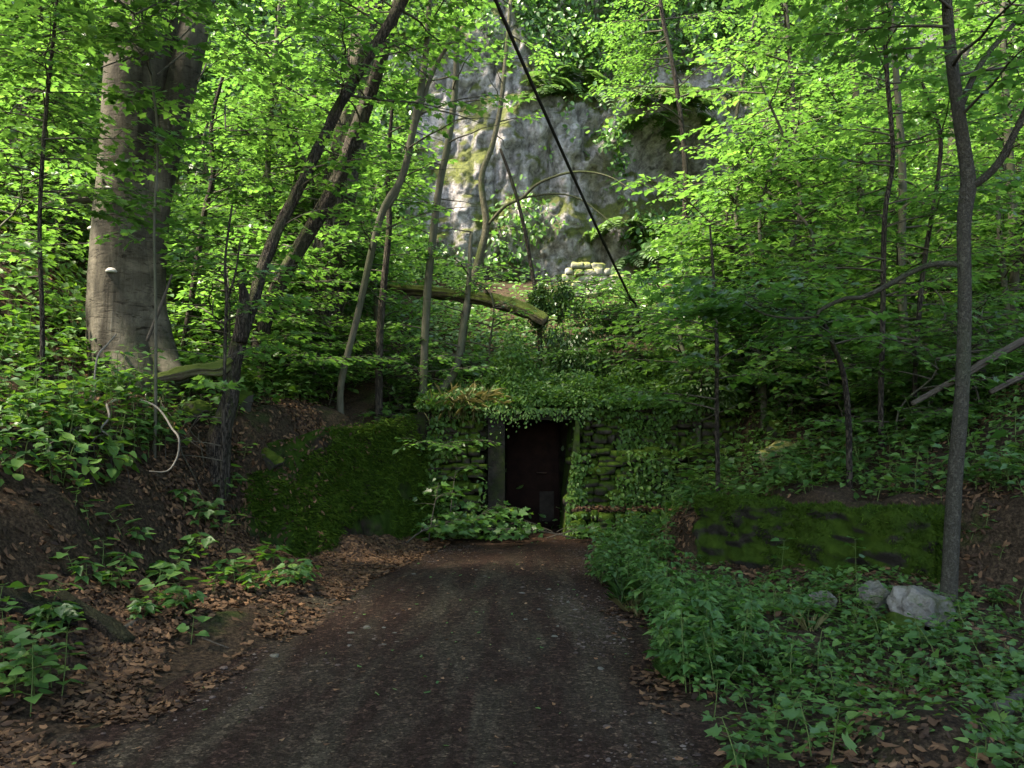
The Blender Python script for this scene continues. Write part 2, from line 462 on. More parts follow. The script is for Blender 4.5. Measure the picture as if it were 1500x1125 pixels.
M['stem'] = plain('green_stem', (.06, .09, .025), .6, (.09, .13, .04))

# ------------------------------------------------------------------ mesh helpers
class MB:
    def __init__(s):
        s.v, s.l, s.n, s.o = [], [], [], 0
    def add(s, v, l, n):
        v = np.asarray(v, float).reshape(-1, 3)
        s.v.append(v); s.l.append(np.asarray(l, np.int64).ravel() + s.o); s.n.append(np.asarray(n, np.int64).ravel())
        s.o += len(v)
        return s
    def arrays(s):
        return np.concatenate(s.v), np.concatenate(s.l), np.concatenate(s.n)
    def build(s, name, mat, parent=None, smooth=True, origin=None):
        if not s.v:
            return None
        v, l, n = s.arrays()
        if origin is not None:
            v = v - np.asarray(origin, float)
        me = bpy.data.meshes.new(name)
        me.vertices.add(len(v)); me.vertices.foreach_set("co", v.astype(np.float32).ravel())
        me.loops.add(len(l)); me.loops.foreach_set("vertex_index", l.astype(np.int32))
        me.polygons.add(len(n))
        st = np.concatenate([[0], np.cumsum(n)[:-1]])
        me.polygons.foreach_set("loop_start", st.astype(np.int32))
        me.polygons.foreach_set("loop_total", n.astype(np.int32))
        me.polygons.foreach_set("use_smooth", np.full(len(n), bool(smooth)))
        me.update(calc_edges=True)
        me.materials.append(M[mat])
        o = bpy.data.objects.new(name, me)
        COL.objects.link(o)
        if parent is not None:
            o.parent = parent
        elif origin is not None:
            o.location = origin
        return o

def tag(o, label=None, cat=None, group=None, kind=None):
    if label: o['label'] = label
    if cat: o['category'] = cat
    if group: o['group'] = group
    if kind: o['kind'] = kind
    return o

def thing(name, label, cat, loc, group=None):
    o = bpy.data.objects.new(name, None)
    o.empty_display_size = .1
    COL.objects.link(o)
    o.location = [float(q) for q in loc]
    return tag(o, label, cat, group)

def kids_of():
    d = {}
    for o in COL.objects:
        if o.parent: d.setdefault(o.parent.name, []).append(o)
    return d

def dup(root, kids, loc, rz=0, sc=1.0, label=None, tilt=(0, 0)):
    c = root.copy(); COL.objects.link(c)
    c.location = [float(q) for q in loc]
    c.rotation_euler = (tilt[0], tilt[1], rz)
    c.scale = (sc, sc, sc)
    if label: c['label'] = label
    for k in kids:
        d = k.copy(); COL.objects.link(d); d.parent = c
    return c

def smooth_pts(pts, rad, step):
    pts = np.asarray(pts, float); rad = np.asarray(rad, float)
    n = len(pts)
    if n < 2: return pts, rad
    p = np.vstack([2 * pts[0] - pts[1], pts, 2 * pts[-1] - pts[-2]])
    op, orr = [], []
    for i in range(n - 1):
        L = np.linalg.norm(pts[i + 1] - pts[i])
        k = max(1, int(math.ceil(L / step)))
        t = (np.arange(k) / k)[:, None]
        a, b, c, d = p[i], p[i + 1], p[i + 2], p[i + 3]
        op.append(.5 * (2 * b + (c - a) * t + (2 * a - 5 * b + 4 * c - d) * t ** 2 + (3 * b - a - 3 * c + d) * t ** 3))
        orr.append(rad[i] + (rad[i + 1] - rad[i]) * t[:, 0])
    op.append(pts[-1:]); orr.append(rad[-1:])
    return np.vstack(op), np.concatenate(orr)

def tube(mb, pts, rad, n=8, step=.15, rough=0.0, rs=6.0, seed=0, flute=0.0, cap=True, ridge=0.0):
    pts, rad = smooth_pts(pts, rad, step)
    m = len(pts)
    t = np.gradient(pts, axis=0)
    t /= np.linalg.norm(t, axis=1)[:, None] + 1e-9
    u = np.cross(t[0], [0.31, .92, .11]); u /= np.linalg.norm(u)
    U = np.zeros((m, 3))
    for i in range(m):
        u = u - t[i] * np.dot(u, t[i]); u /= np.linalg.norm(u) + 1e-9
        U[i] = u
    W = np.cross(t, U)
    a = np.linspace(0, 2 * math.pi, n, endpoint=False)
    ca, sa = np.cos(a), np.sin(a)
    dirs = U[:, None] * ca[None, :, None] + W[:, None] * sa[None, :, None]
    rr = np.repeat(rad[:, None], n, 1)
    v = pts[:, None] + dirs * rr[..., None]
    if rough > 0 or flute > 0 or ridge > 0:
        k = 1 + rough * fbm(v[..., 0] * rs, v[..., 1] * rs, v[..., 2] * rs * .5, 3, seed)
        if flute > 0:
            k = k * (1 + flute * np.cos(a * 5 + seed + pts[:, 2:3] * .3))
        if ridge > 0:
            arc = np.cumsum(np.r_[0, np.linalg.norm(np.diff(pts, axis=0), axis=1)])
            k = k * (1 + ridge * fbm(np.cos(a)[None] * 3.2 + seed, np.sin(a)[None] * 3.2, arc[:, None] * 1.3, 3, seed + 5) + .6 * ridge * vn(np.cos(a)[None] * 9 + seed, np.sin(a)[None] * 9, arc[:, None] * 2.5, seed + 9))
        v = pts[:, None] + dirs * (rr * k)[..., None]
    v = v.reshape(-1, 3)
    i = np.arange(m - 1)[:, None] * n; j = np.arange(n)[None]; j2 = (j + 1) % n
    q = np.stack([i + j, i + j2, i + n + j2, i + n + j], -1).reshape(-1, 4)
    l = q.ravel(); s = np.full(len(q), 4)
    if cap:
        l = np.concatenate([l, np.arange(n)[::-1], np.arange(n) + (m - 1) * n]); s = np.concatenate([s, [n, n]])
    mb.add(v, l, s)

def nrm(a):
    return a / (np.linalg.norm(a, axis=-1, keepdims=True) + 1e-9)

# leaf templates: (verts in leaf frame x=side, y=along, z=normal ; faces)
def halves(right, zf=.18, droop=.12):
    k = len(right)
    v = [(0, 0, 0)] + [(x, y, abs(x) * zf - droop * y * y) for x, y in right] + [(0, 1, -droop)] + [(-x, y, abs(x) * zf - droop * y * y) for x, y in right]
    f = [list(range(0, k + 2)), [0, k + 1] + list(range(2 * k + 1, k + 1, -1))]
    return np.array(v, float), f
T = {}
T['maple'] = halves([(.20, -.06), (.44, .10), (.30, .24), (.60, .52), (.33, .50), (.20, .66)])
T['oval'] = halves([(.22, .18), (.31, .48), (.17, .8)])
T['point'] = halves([(.25, .16), (.24, .45), (.10, .76)], .25, .2)
T['heart'] = halves([(.26, -.06), (.42, .2), (.26, .62)], .2, .2)
T['dia'] = (np.array([(0, 0, 0), (.3, .45, .05), (0, 1, -.1), (-.3, .45, .05)], float), [[0, 1, 2, 3]])
T['blade'] = (np.array([(-.03, 0, 0), (.03, 0, 0), (.02, .6, .05), (0, 1, -.12), (-.02, .6, .05)], float), [[0, 1, 2, 3, 4]])
T['curl'] = (np.array([(0, -.12, .14), (.17, .12, .02), (.31, .42, .16), (.16, .82, .1), (0, 1.12, .32), (-.2, .78, .0), (-.3, .45, .12), (-.14, .1, .1)], float), [[0, 1, 2, 3, 4], [0, 4, 5, 6, 7]])
T['curl2'] = (np.array([(0, 0, .1), (.2, .22, -.02), (.25, .55, .12), (.12, .85, .02), (0, 1.1, .2), (-.16, .8, .2), (-.22, .5, .3), (-.12, .2, .1)], float), [[0, 1, 2, 3, 4], [0, 4, 5, 6, 7]])
T['spike'] = (np.array([(-.12, 0, 0), (.12, 0, 0), (0, 1, 0)], float), [[0, 1, 2]])

def leaves(mb, pos, dr, up, size, tm, wmul=1.0):
    pos = np.asarray(pos, float)
    N = len(pos)
    if N == 0: return
    tv, tf = T[tm]
    y = nrm(np.asarray(dr, float)); z = np.asarray(up, float)
    x = nrm(np.cross(y, z)); z = np.cross(x, y)
    size = np.broadcast_to(np.asarray(size, float), (N,))
    tv = tv * np.array([wmul, 1, 1])
    v = pos[:, None] + (x[:, None] * tv[None, :, 0:1] + y[:, None] * tv[None, :, 1:2] + z[:, None] * tv[None, :, 2:3]) * size[:, None, None]
    k = len(tv)
    fl = np.concatenate([np.array(f) for f in tf]); fs = np.array([len(f) for f in tf])
    l = (np.arange(N)[:, None] * k + fl[None]).ravel()
    mb.add(v.reshape(-1, 3), l, np.tile(fs, N))

def rdir(rng, N):
    return nrm(rng.normal(size=(N, 3)))

def grid(mb, Pt, flip=False):
    m, n = Pt.shape[:2]
    i = np.arange(m - 1)[:, None]; j = np.arange(n - 1)[None]
    q = np.stack([i * n + j, i * n + j + 1, (i + 1) * n + j + 1, (i + 1) * n + j], -1).reshape(-1, 4)
    if flip: q = q[:, ::-1]
    mb.add(Pt.reshape(-1, 3), q, np.full(len(q), 4))

# ------------------------------------------------------------------ ground and path
def axis(a, b0, b1, c, fine, coarse):
    return np.concatenate([np.arange(a, b0, coarse), np.arange(b0, b1, fine), np.arange(b1, c + coarse, coarse)])
gx = axis(-34, -7, 8, 34, .09, .5)
gy = axis(-14, 2, 15.5, 60, .09, .5)
X, Y = np.meshgrid(gx, gy)
mb = MB(); grid(mb, np.stack([X, Y, H(X, Y)], -1))
tag(mb.build('forest_floor', 'soil'), 'dark humus forest floor rising in banks on both sides of the path', 'ground', kind='structure')

py_ = np.arange(-12, 14.3, .08)
tt = np.linspace(0, 1, 44)
a = xl(py_) - .12 + .16 * fbm(py_ * 1.1, py_ * 0 + 3, o=3, s=5); b = xr(py_) + .1 + .14 * fbm(py_ * 1.3, py_ * 0 + 9, o=3, s=8)
PX = a[:, None] + (b - a)[:, None] * tt[None]; PY = np.repeat(py_[:, None], len(tt), 1)
crown = .018 * np.sin(tt * math.pi)[None]
mb = MB(); grid(mb, np.stack([PX, PY, H(PX, PY) + .006 + crown], -1))
tag(mb.build('path', 'path'), 'dark gravel and earth path leading to the doorway', 'path', kind='structure')

# ------------------------------------------------------------------ cliff
def cliff_y(x, z):
    x = np.asarray(x, float); z = np.asarray(z, float)
    y = 23.4 + .1 * (z - 5) - .0045 * x * x
    y = y - .55 * fbm(x * .2, z * .2, x * 0 + 2, 2, 31)
    for fx, fz, am, sd in ((.55, .35, .24, 37), (1.3, .85, .17, 38), (2.9, 2.2, .11, 39), (6.5, 5.2, .05, 40)):
        wv = .35 * vn(x * fx * 1.7, z * fz * 1.7, s=sd + 50)
        y = y + am * (1 - np.abs(vn(x * fx + wv, z * fz + wv, s=sd)) * 2.2)
    led = np.sin(z * 1.9 + 1.6 * vn(x * .3, z * .2, s=77)) 
    y = y - .14 * led
    y = y + 1.5 * np.exp(-((x - 5.5) / 1.3) ** 2 - ((z - 9.4) / 1.2) ** 2) - 1.1 * np.exp(-((x - 4.6) / 2.2) ** 2 - ((z - 11.6) / .8) ** 2)
    y = y - .8 * np.exp(-((x - 2.6) / .9) ** 2 - ((z - 10.1) / .55) ** 2)
    return y
cx = np.concatenate([np.arange(-26, -9, .25), np.arange(-9, 10, .075), np.arange(10, 26, .25)])
cz = np.arange(2.5, 24, .085)
CX, CZ = np.meshgrid(cx, cz)
mb = MB(); grid(mb, np.stack([CX, cliff_y(CX, CZ), CZ], -1))
tag(mb.build('rock_cliff', 'cliff'), 'pale grey limestone cliff with yellow green moss above the doorway', 'cliff', kind='structure')

# ------------------------------------------------------------------ rocks
def rock_mesh(mb, c, size, seed, sub=4, cuts=9, rough=.06, flat=None):
    import bmesh
    bm = bmesh.new()
    bmesh.ops.create_icosphere(bm, subdivisions=sub, radius=1)
    v = np.array([q.co[:] for q in bm.verts]); f = np.array([[q.index for q in fc.verts] for fc in bm.faces])
    bm.free()
    rng = np.random.default_rng(seed)
    for k in range(cuts):
        nn = rdir(rng, 1)[0]
        h = rng.uniform(.5, .85)
        d = np.maximum(0, v @ nn - h)
        v = v - d[:, None] * nn[None]
    v = v * (1 + rough * fbm(v[:, 0] * 3 + seed, v[:, 1] * 3, v[:, 2] * 3, 4, seed))[:, None]
    v = v * np.asarray(size)[None] + np.asarray(c)[None]
    mb.add(v, f, np.full(len(f), 3))

# ------------------------------------------------------------------ portal with door
def box_pts(mb, x0, x1, y0, y1, z0, z1):
    v = [(x, y, z) for z in (z0, z1) for y in (y0, y1) for x in (x0, x1)]
    mb.add(v, [0, 2, 3, 1, 4, 5, 7, 6, 0, 1, 5, 4, 2, 6, 7, 3, 0, 4, 6, 2, 1, 3, 7, 5], [4] * 6)

def stone(mb, c, sz, rng, nu=12, nv=9, e=.42):
    a = np.linspace(0, 2 * math.pi, nu, endpoint=False); b = np.linspace(-math.pi / 2, math.pi / 2, nv)
    A, B = np.meshgrid(a, b)
    sg = lambda t, p: np.sign(t) * np.abs(t) ** p
    x = sg(np.cos(B), e) * sg(np.cos(A), e); y = sg(np.cos(B), e) * sg(np.sin(A), e); z = sg(np.sin(B), e)
    v = np.stack([x, y, z], -1).reshape(-1, 3) * np.asarray(sz)[None]
    s = int(rng.integers(1e6))
    v = v * (1 + .24 * fbm(v[:, 0] * 7 + s % 97, v[:, 1] * 6, v[:, 2] * 6, 3, s))[:, None]
    ax = rng.normal(0, .07, 3)
    Rm = np.array(Matrix.Rotation(ax[0], 3, 'X') @ Matrix.Rotation(ax[1], 3, 'Y') @ Matrix.Rotation(ax[2], 3, 'Z'))
    v = v @ Rm.T + np.asarray(c)[None]
    i = np.arange(nv - 1)[:, None] * nu; j = np.arange(nu)[None]; j2 = (j + 1) % nu
    q = np.stack([i + j, i + j2, i + nu + j2, i + nu + j], -1).reshape(-1, 4)
    mb.add(v, q, np.full(len(q), 4))

rng = np.random.default_rng(11)
portal = thing('stone_portal', 'overgrown mossy stone portal wall with a dark doorway at the path end', 'portal', (.4, 13.5, 0))
ORI = (.4, 13.5, 0)
mb = MB()
tiers = [(0, .42, 13.16), (.42, 1.42, 13.42), (1.42, 2.35, 13.70)]
def open_right(z): return .84 + .2 * np.clip(z / 1.95, 0, 1)
for z0, z1, yy in tiers:
    z = z0
    while z < z1 - .04:
        h = min(rng.uniform(.08, .15), z1 - z)
        x = -1.5
        while x < 3.9:
            wd = rng.uniform(.1, .34)
            cxm, czm = x + wd / 2, z + h / 2
            ok = (cxm - wd / 2 > open_right(czm) - .03) or cxm + wd / 2 < -.40 or czm > 2.12
            if ok:
                stone(mb, (cxm, yy + .13 + rng.normal(0, .045), czm + rng.normal(0, .025)), (wd * rng.uniform(.45, .62), .17, h * rng.uniform(.5, .72)), rng)
            x += wd
        z += h
stv = np.concatenate(mb.v)
mb.build('stonework', 'moss_stone', portal, origin=ORI)
rm_ = np.random.default_rng(12); fz = MB()
pv = stv[rm_.integers(0, len(stv), 30000)]
pv = pv[(fbm(pv[:, 0] * 1.5, pv[:, 1] * 1.5, pv[:, 2] * 1.5, 3, 88) > -.15) & (pv[:, 1] < 13.75)]; nf_ = len(pv)
leaves(fz, pv, np.array([0, -.7, .1]) + rm_.normal(0, .6, (nf_, 3)), rdir(rm_, nf_), rm_.uniform(.025, .06, nf_), 'spike', 1.5)
tag(fz.build('moss', 'mossfuzz', portal, origin=ORI), kind='stuff')
mb = MB()
box_pts(mb, 1.12, 4.1, 13.86, 15.3, -.2, 2.3)
box_pts(mb, -1.6, -.42, 13.86, 15.3, -.2, 2.3)
box_pts(mb, -.418, 1.118, 13.86, 15.3, 2.1, 2.3)
mb.build('backing', 'concrete', portal, origin=ORI, smooth=False)
mb = MB(); box_pts(mb, -.40, -.12, 13.45, 15.2, -.1, 1.93)
mb.build('jamb', 'concrete', portal, origin=ORI, smooth=False)
mb = MB()
v = np.array([(1.12, 13.35, -.1), (.84, 13.35, -.1), (1.06, 13.35, 1.93), (1.12, 13.35, 1.93)])
v2 = v + np.array([0, 1.85, 0]); vv = np.vstack([v, v2])
mb.add(vv, [0, 3, 2, 1, 4, 5, 6, 7, 1, 2, 6, 5, 0, 1, 5, 4, 3, 0, 4, 7, 2, 3, 7, 6], [4] * 6)
mb.build('jamb', 'moss_stone', portal, origin=ORI, smooth=False)
mb = MB(); box_pts(mb, -.45, 1.2, 13.44, 15.2, 1.935, 2.06)
mb.build('lintel', 'concrete', portal, origin=ORI, smooth=False)
mb = MB(); box_pts(mb, -.118, 1.118, 15.1, 15.2, -.1, 1.93)
mb.build('back_wall', 'concrete', portal, origin=ORI, smooth=False)
mb = MB(); box_pts(mb, -.1, .86, 14.72, 14.77, .02, 1.9)
for xx in (-.08, .80): box_pts(mb, xx, xx + .04, 14.705, 14.7195, .03, 1.89)
for zz in (.05, .95, 1.84): box_pts(mb, -.038, .798, 14.705, 14.7195, zz, zz + .04)
door = mb.build('door', 'rust', portal, origin=ORI, smooth=False)
door['label'] = 'rusty red steel door standing in the dark doorway'
mb = MB(); box_pts(mb, .50, .76, 14.695, 14.704, .12, .66)
mb.build('patch_plate', 'rust_pale', door, origin=ORI, smooth=False)
mb = MB(); tube(mb, [(.46, 14.7, 1.0), (.46, 14.65, 1.0), (.62, 14.65, 1.0), (.62, 14.7, 1.0)], [.012] * 4, 6, .05)
mb.build('handle', 'iron', door, origin=ORI)

# sloping mossy wall along the left of the path
def slab(mb, c00, c10, c11, c01, thick, nu, nv, amp, fr, seed):
    c00, c10, c11, c01, thick = [np.asarray(q, float) for q in (c00, c10, c11, c01, thick)]
    U, V = np.meshgrid(np.linspace(0, 1, nu), np.linspace(0, 1, nv))
    U, V = U[..., None], V[..., None]
    p = (c00 * (1 - U) + c10 * U) * (1 - V) + (c01 * (1 - U) + c11 * U) * V
    nn = nrm(np.cross(c10 - c00, c01 - c00))
    p = p + nn * (amp * fbm(p[..., 0] * fr, p[..., 1] * fr, p[..., 2] * fr, 5, seed))[..., None]
    back = p + thick
    grid(mb, p)
    grid(mb, back, True)
    rimf = np.concatenate([p[0], p[1:, -1], p[-1, -2::-1], p[-2:0:-1, 0]])
    rimb = np.concatenate([back[0], back[1:, -1], back[-1, -2::-1], back[-2:0:-1, 0]])
    m = len(rimf)
    i = np.arange(m); i2 = (i + 1) % m
    mb.add(np.vstack([rimf, rimb]), np.stack([i2, i, i + m, i2 + m], -1), np.full(m, 4))
    return p, nn
mb = MB()
lw, lwn = slab(mb, (-2.95, 9.3, .02), (-.88, 13.62, -.1), (-1.45, 13.75, 2.05), (-3.5, 9.8, 1.5), (-.45, .25, -.2), 170, 70, .15, 1.5, 5)
lwo = thing('sloping_wall', 'leaning earth and concrete wall covered in bright moss left of the doorway', 'wall', (-1.9, 11.4, 0))
mb.build('wall_face', 'moss_slope', lwo, origin=(-1.9, 11.4, 0))
mb = MB(); r = np.random.default_rng(21)
ptsw = lw.reshape(-1, 3); k = r.integers(0, len(ptsw), 60000)
pp = ptsw[k] + r.normal(0, .03, (60000, 3))
den = fbm(pp[:, 0] * 1.2, pp[:, 1] * 1.2, pp[:, 2] * 1.2, 3, 71) + .7 * (k % 170) / 170. > .0
pp = pp[den]; n_ = len(pp)
nw = lwn if lwn[0] > 0 else -lwn
leaves(mb, pp, nw[None] * .8 + r.normal(0, .5, (n_, 3)) + np.array([.15, -.1, -.7]), rdir(r, n_), r.uniform(.04, .1, n_), 'spike')
tag(mb.build('moss', 'mossfuzz', lwo, origin=(-1.9, 11.4, 0)), kind='stuff')

lm = MB(); rl = np.random.default_rng(24)
ui = rl.integers(0, lw.shape[1], 5200); vi = rl.integers(0, lw.shape[0], 5200)
U_, V_ = ui / lw.shape[1], vi / lw.shape[0]
sel = rl.uniform(0, 1, 5200) < np.clip(1.0 - 1.5 * U_ + .9 * (V_ - .6), 0, 1) * .7
q_ = lw[vi[sel], ui[sel]] + nw[None] * .015
m_ = len(q_)
leaves(lm, q_ + rl.normal(0, .02, (m_, 3)), rdir(rl, m_) - nw[None] * .6 + np.array([0, 0, -.2]), nw[None] + rl.normal(0, .4, (m_, 3)), rl.uniform(.025, .08, m_), 'curl')
tag(lm.build('leaf_litter', 'litter'), 'dry leaves stuck on the upper part of the sloping mossy wall', 'leaf litter', kind='stuff')

# mossy block wall on the right
def block_wall():
    A = np.array([2.14, 9.82]); B = np.array([3.98, 7.6])
    t = (B - A) / np.linalg.norm(B - A); nb = np.array([-t[1], t[0]])
    if nb[1] < 0: nb = -nb
    L = np.linalg.norm(B - A)
    import bmesh
    bm = bmesh.new()
    bmesh.ops.create_cube(bm, size=2)
    bmesh.ops.subdivide_edges(bm, edges=bm.edges[:], cuts=47, use_grid_fill=True)
    v = np.array([q.co[:] for q in bm.verts]); f = [[q.index for q in fc.verts] for fc in bm.faces]
    bm.free()
    # rounded corners
    hl, ht, hh = L / 2, .31, .56
    q = v * np.array([hl, ht, hh])
    rad = .09
    core = np.clip(q, -np.array([hl, ht, hh]) + rad, np.array([hl, ht, hh]) - rad)
    d = q - core
    dn = np.linalg.norm(d, axis=1)
    q = np.where(dn[:, None] > 1e-6, core + d / (dn[:, None] + 1e-9) * rad, q)
    c = (A + B) / 2 + nb * ht
    zt = .93 - .03 * (q[:, 0] / hl)
    w3 = np.stack([c[0] + t[0] * q[:, 0] + nb[0] * q[:, 1], c[1] + t[1] * q[:, 0] + nb[1] * q[:, 1], zt - hh + q[:, 2]], -1)
    nd = nrm(np.where(dn[:, None] > 1e-6, d, q * 0 + 1e-6))
    n3 = np.stack([t[0] * nd[:, 0] + nb[0] * nd[:, 1], t[1] * nd[:, 0] + nb[1] * nd[:, 1], nd[:, 2]], -1)
    k = .11 * fbm(w3[:, 0] * 1.9, w3[:, 1] * 1.9, w3[:, 2] * 1.9, 5, 51) + .05 * fbm(w3[:, 0] * 9, w3[:, 1] * 9, w3[:, 2] * 9, 3, 52)
    w3 = w3 + n3 * k[:, None]
    return w3, np.array(f), n3, c, t, nb
bw, bf, bn, bc, bt, bnb = block_wall()
bwo = thing('block_wall', 'low thick concrete wall stub padded with moss right of the path', 'wall', (bc[0], bc[1], 0))
mb = MB(); mb.add(bw, bf, np.full(len(bf), 4)); mb.build('wall_block', 'moss_concrete', bwo, origin=(bc[0], bc[1], 0))
mb = MB(); r = np.random.default_rng(22)
tri = r.integers(0, len(bf), 60000)
wts = r.dirichlet([1, 1, 1, 1], 60000)
pp = (bw[bf[tri]] * wts[..., None]).sum(1); pn = nrm((bn[bf[tri]]).sum(1))
den = (fbm(pp[:, 0] * 1.7, pp[:, 1] * 1.7, pp[:, 2] * 1.7, 4, 61) + .55 * pn[:, 2] + .8 * (pp[:, 2] - .5) > -.15) & (pp[:, 2] > .1)
pp, pn = pp[den], pn[den]; n_ = len(pp)
leaves(mb, pp - pn * .006, pn + r.normal(0, .6, (n_, 3)) + np.array([0, 0, -.35]), rdir(r, n_), r.uniform(.02, .06, n_), 'spike', 1.5)
tag(mb.build('moss', 'mossfuzz', bwo, origin=(bc[0], bc[1], 0)), kind='stuff')

# little dry stone wall high under the cliff
r = np.random.default_rng(33)
mb = MB()
c = P(860, 428, 21.6)
rows = [(-.95, .95), (-.72, .75), (-.5, .62), (-.28, .3)]
rows = [(-.85, 1.1), (-.8, 1.0), (-.74, .85), (-.66, .78), (-.6, .62), (-.42, .4)]
z = c[2] - .30
for a0, a1 in rows:
    x = a0; h = r.uniform(.15, .2)
    while x < a1 - .05:
        wd = r.uniform(.18, .42)
        stone(mb, (c[0] + x + wd / 2, c[1] + r.normal(0, .03), z + h / 2), (wd * .53, .2, h * .56), r, 16, 11, .36)
        x += wd
    z += h
tag(mb.build('dry_stone_wall', 'masonry', origin=(c[0], c[1], c[2] - .3)), 'small pale dry stone wall of rounded blocks at the cliff foot', 'wall')
base_z = H(c[0], c[1])

# ------------------------------------------------------------------ rocks and stones
def rock(px, py, wpx, hpx, mat, label, seed, name='rock', cat='rock', group=None, dY=0, sub=4, sink=.25):
    g = PG(px, py) if not isinstance(px, tuple) else None
    Yd = g[1] + dY
    s = wpx * Yd / F / 2; sh = hpx * Yd / F / 2
    mb = MB(); zc = H(g[0], Yd) + sh * (1 - sink)
    rock_mesh(mb, (g[0] * Yd / g[1], Yd, zc), (s * 1.15, s * .9, sh * 1.15), seed, 5, 11, .11)
    return tag(mb.build(name, mat, origin=(g[0] * Yd / g[1], Yd, zc), smooth=(mat == 'moss_rock')), label, cat, group)
rock(1350, 918, 84, 68, 'pale_rock', 'large grey white angular rock beside the thin tree at the wall foot', 3)
rock(1282, 898, 54, 54, 'pale_rock', 'pale pointed rock lying against the moss covered wall', 4)
rock(1203, 898, 44, 32, 'pale_rock', 'small pale grey rock among leaves left of the pointed rock', 5)
rock(1318, 938, 80, 46, 'moss_rock', 'flat greenish rock under the large grey white rock', 6)
rock(1140, 668, 40, 26, 'sunlit_rock', 'yellowish sunlit rock on the leafy slope behind the wall', 7)
rock(1122, 676, 26, 18, 'sunlit_rock', 'smaller yellow lit rock beside the sunlit one on the slope', 8)
rock(1138, 645, 26, 34, 'moss_rock', 'upright mossy rock above the yellow lit rocks', 9)
rock(285, 620, 50, 36, 'moss_rock', 'rounded mossy rock at the foot of the leaning dark tree', 10)
rock(355, 600, 34, 32, 'moss_rock', 'mossy rock right of the leaning dark tree foot', 12)
rock(395, 685, 40, 34, 'moss_rock', 'dark mossy rock sticking out of the bare bank', 13)

# ------------------------------------------------------------------ trees
def polyw(pl, Y0=None):
    """pixel polyline [(px,py,Y,width_px)] -> points and radii in metres"""
    pts = np.array([P(a, b, Yd) for a, b, Yd, _ in pl])
    rad = np.array([wd * Yd / F / 2 for a, b, Yd, wd in pl])
    return pts, rad

def on_ground(pts, rad, sink=.15):
    """extend the lower end down into the ground"""
    g = H(pts[0, 0], pts[0, 1]) - sink
    if pts[0, 2] > g + .02:
        pts = np.vstack([[pts[0, 0], pts[0, 1], g], pts]); rad = np.concatenate([[rad[0] * 1.08], rad])
    return pts, rad

# where branches carry leaves: chance by view position (keeps rock face, trunks and doorway open, as they are in the wood)
def keep_prob(p):
    px, py = project(p)
    k = np.ones(len(px))
    e = lambda cx, cy, rx, ry: np.exp(-(((px - cx) / rx) ** 2 + ((py - cy) / ry) ** 2) ** 2)
    k -= .8 * e(800, 300, 160, 140)
    k -= .75 * e(685, 190, 85, 150)
    k -= .93 * e(1005, 190, 75, 95)
    k -= .85 * e(790, 700, 90, 110)
    k -= .9 * e(860, 415, 55, 32)
    k -= .85 * e(630, 430, 165, 28)
    k -= .9 * e(200, 330, 70, 170)
    k -= .6 * e(200, 470, 90, 80)
    k -= .9 * ((py > 620) & (px < 1000)).astype(float)
    k -= .8 * ((py > 700)).astype(float)
    cxl = np.interp(py, [0, 450], [725, 930]); k -= .8 * (np.abs(px - cxl) < 14) * (py < 450)
    return np.clip(k, 0, 1)

def branch_spray(tw, lv, rng, start, az, L, el, r0, lsz, tm, dens=1.0, droop=.5, keep=True, flat=.3, leafjit=.02):
    """one main branch with flat side twigs; leaves alternate along the twigs"""
    n = 7
    t = np.linspace(0, 1, n)
    d0 = np.array([math.cos(az), math.sin(az), 0.0])
    side = np.array([-d0[1], d0[0], 0.0])
    wob = rng.normal(0, .06, n).cumsum() * L * .4
    zc = math.tan(el) * L * (t - droop * t * t)
    pts = np.asarray(start)[None] + d0[None] * (L * t)[:, None] + side[None] * wob[:, None] + np.array([0, 0, 1])[None] * zc[:, None]
    tube(tw, pts, r0 * (1 - .85 * t), 5 if r0 > .012 else 4, L / 8, cap=False)
    P_, D_ = [], []
    ntw = max(3, int(1.25 * L / (.13 * max(1, lsz / .09)) * dens))
    for k in range(ntw):
        u = .18 + .82 * (k + rng.uniform(0, 1)) / ntw
        i = min(n - 2, int(u * (n - 1))); fr = u * (n - 1) - i
        b0 = pts[i] * (1 - fr) + pts[i + 1] * fr
        sgn = 1 if k % 2 else -1
        ang = rng.uniform(.6, 1.1) * sgn
        if k == ntw - 1: ang = 0
        td = d0 * math.cos(ang) + side * math.sin(ang)
        tl = L * rng.uniform(.22, .42) * (1.15 - .75 * u) + lsz * 1.2
        if keep and rng.uniform() > keep_prob((b0 + td * tl * .5)[None])[0]:
            continue
        sl = rng.normal(.0, .16) - .12
        e = b0 + td * tl + np.array([0, 0, sl * tl])
        mid = (b0 + e) / 2 + np.array([0, 0, .06 * tl])
        tube(tw, [b0, mid, e], [r0 * .3 + .0012, r0 * .22 + .001, .001], 3, tl / 2, cap=False)
        m = max(2, int(tl / (lsz * .46)))
        s_ = np.linspace(.12, 1, m)
        q = b0[None] * ((1 - s_) ** 2)[:, None] + 2 * mid[None] * (s_ * (1 - s_))[:, None] + e[None] * (s_ ** 2)[:, None]
        sd = np.cross(td, [0, 0, 1])
        al = np.where(np.arange(m) % 2, 1, -1) * rng.uniform(.5, 1.15, m)
        al[-1] = 0
        ld = td[None] * np.cos(al)[:, None] + sd[None] * np.sin(al)[:, None]
        P_.append(q + rng.normal(0, leafjit, (m, 3))); D_.append(ld + rng.normal(0, .16, (m, 3)) - np.array([0, 0, .18]))
    if P_:
        q = np.vstack(P_); d = np.vstack(D_); N = len(q)
        up = np.array([0, 0, 1])[None] + rng.normal(0, flat, (N, 3))
        leaves(lv, q, d, up, lsz * rng.uniform(.45, 1.3, N), tm)

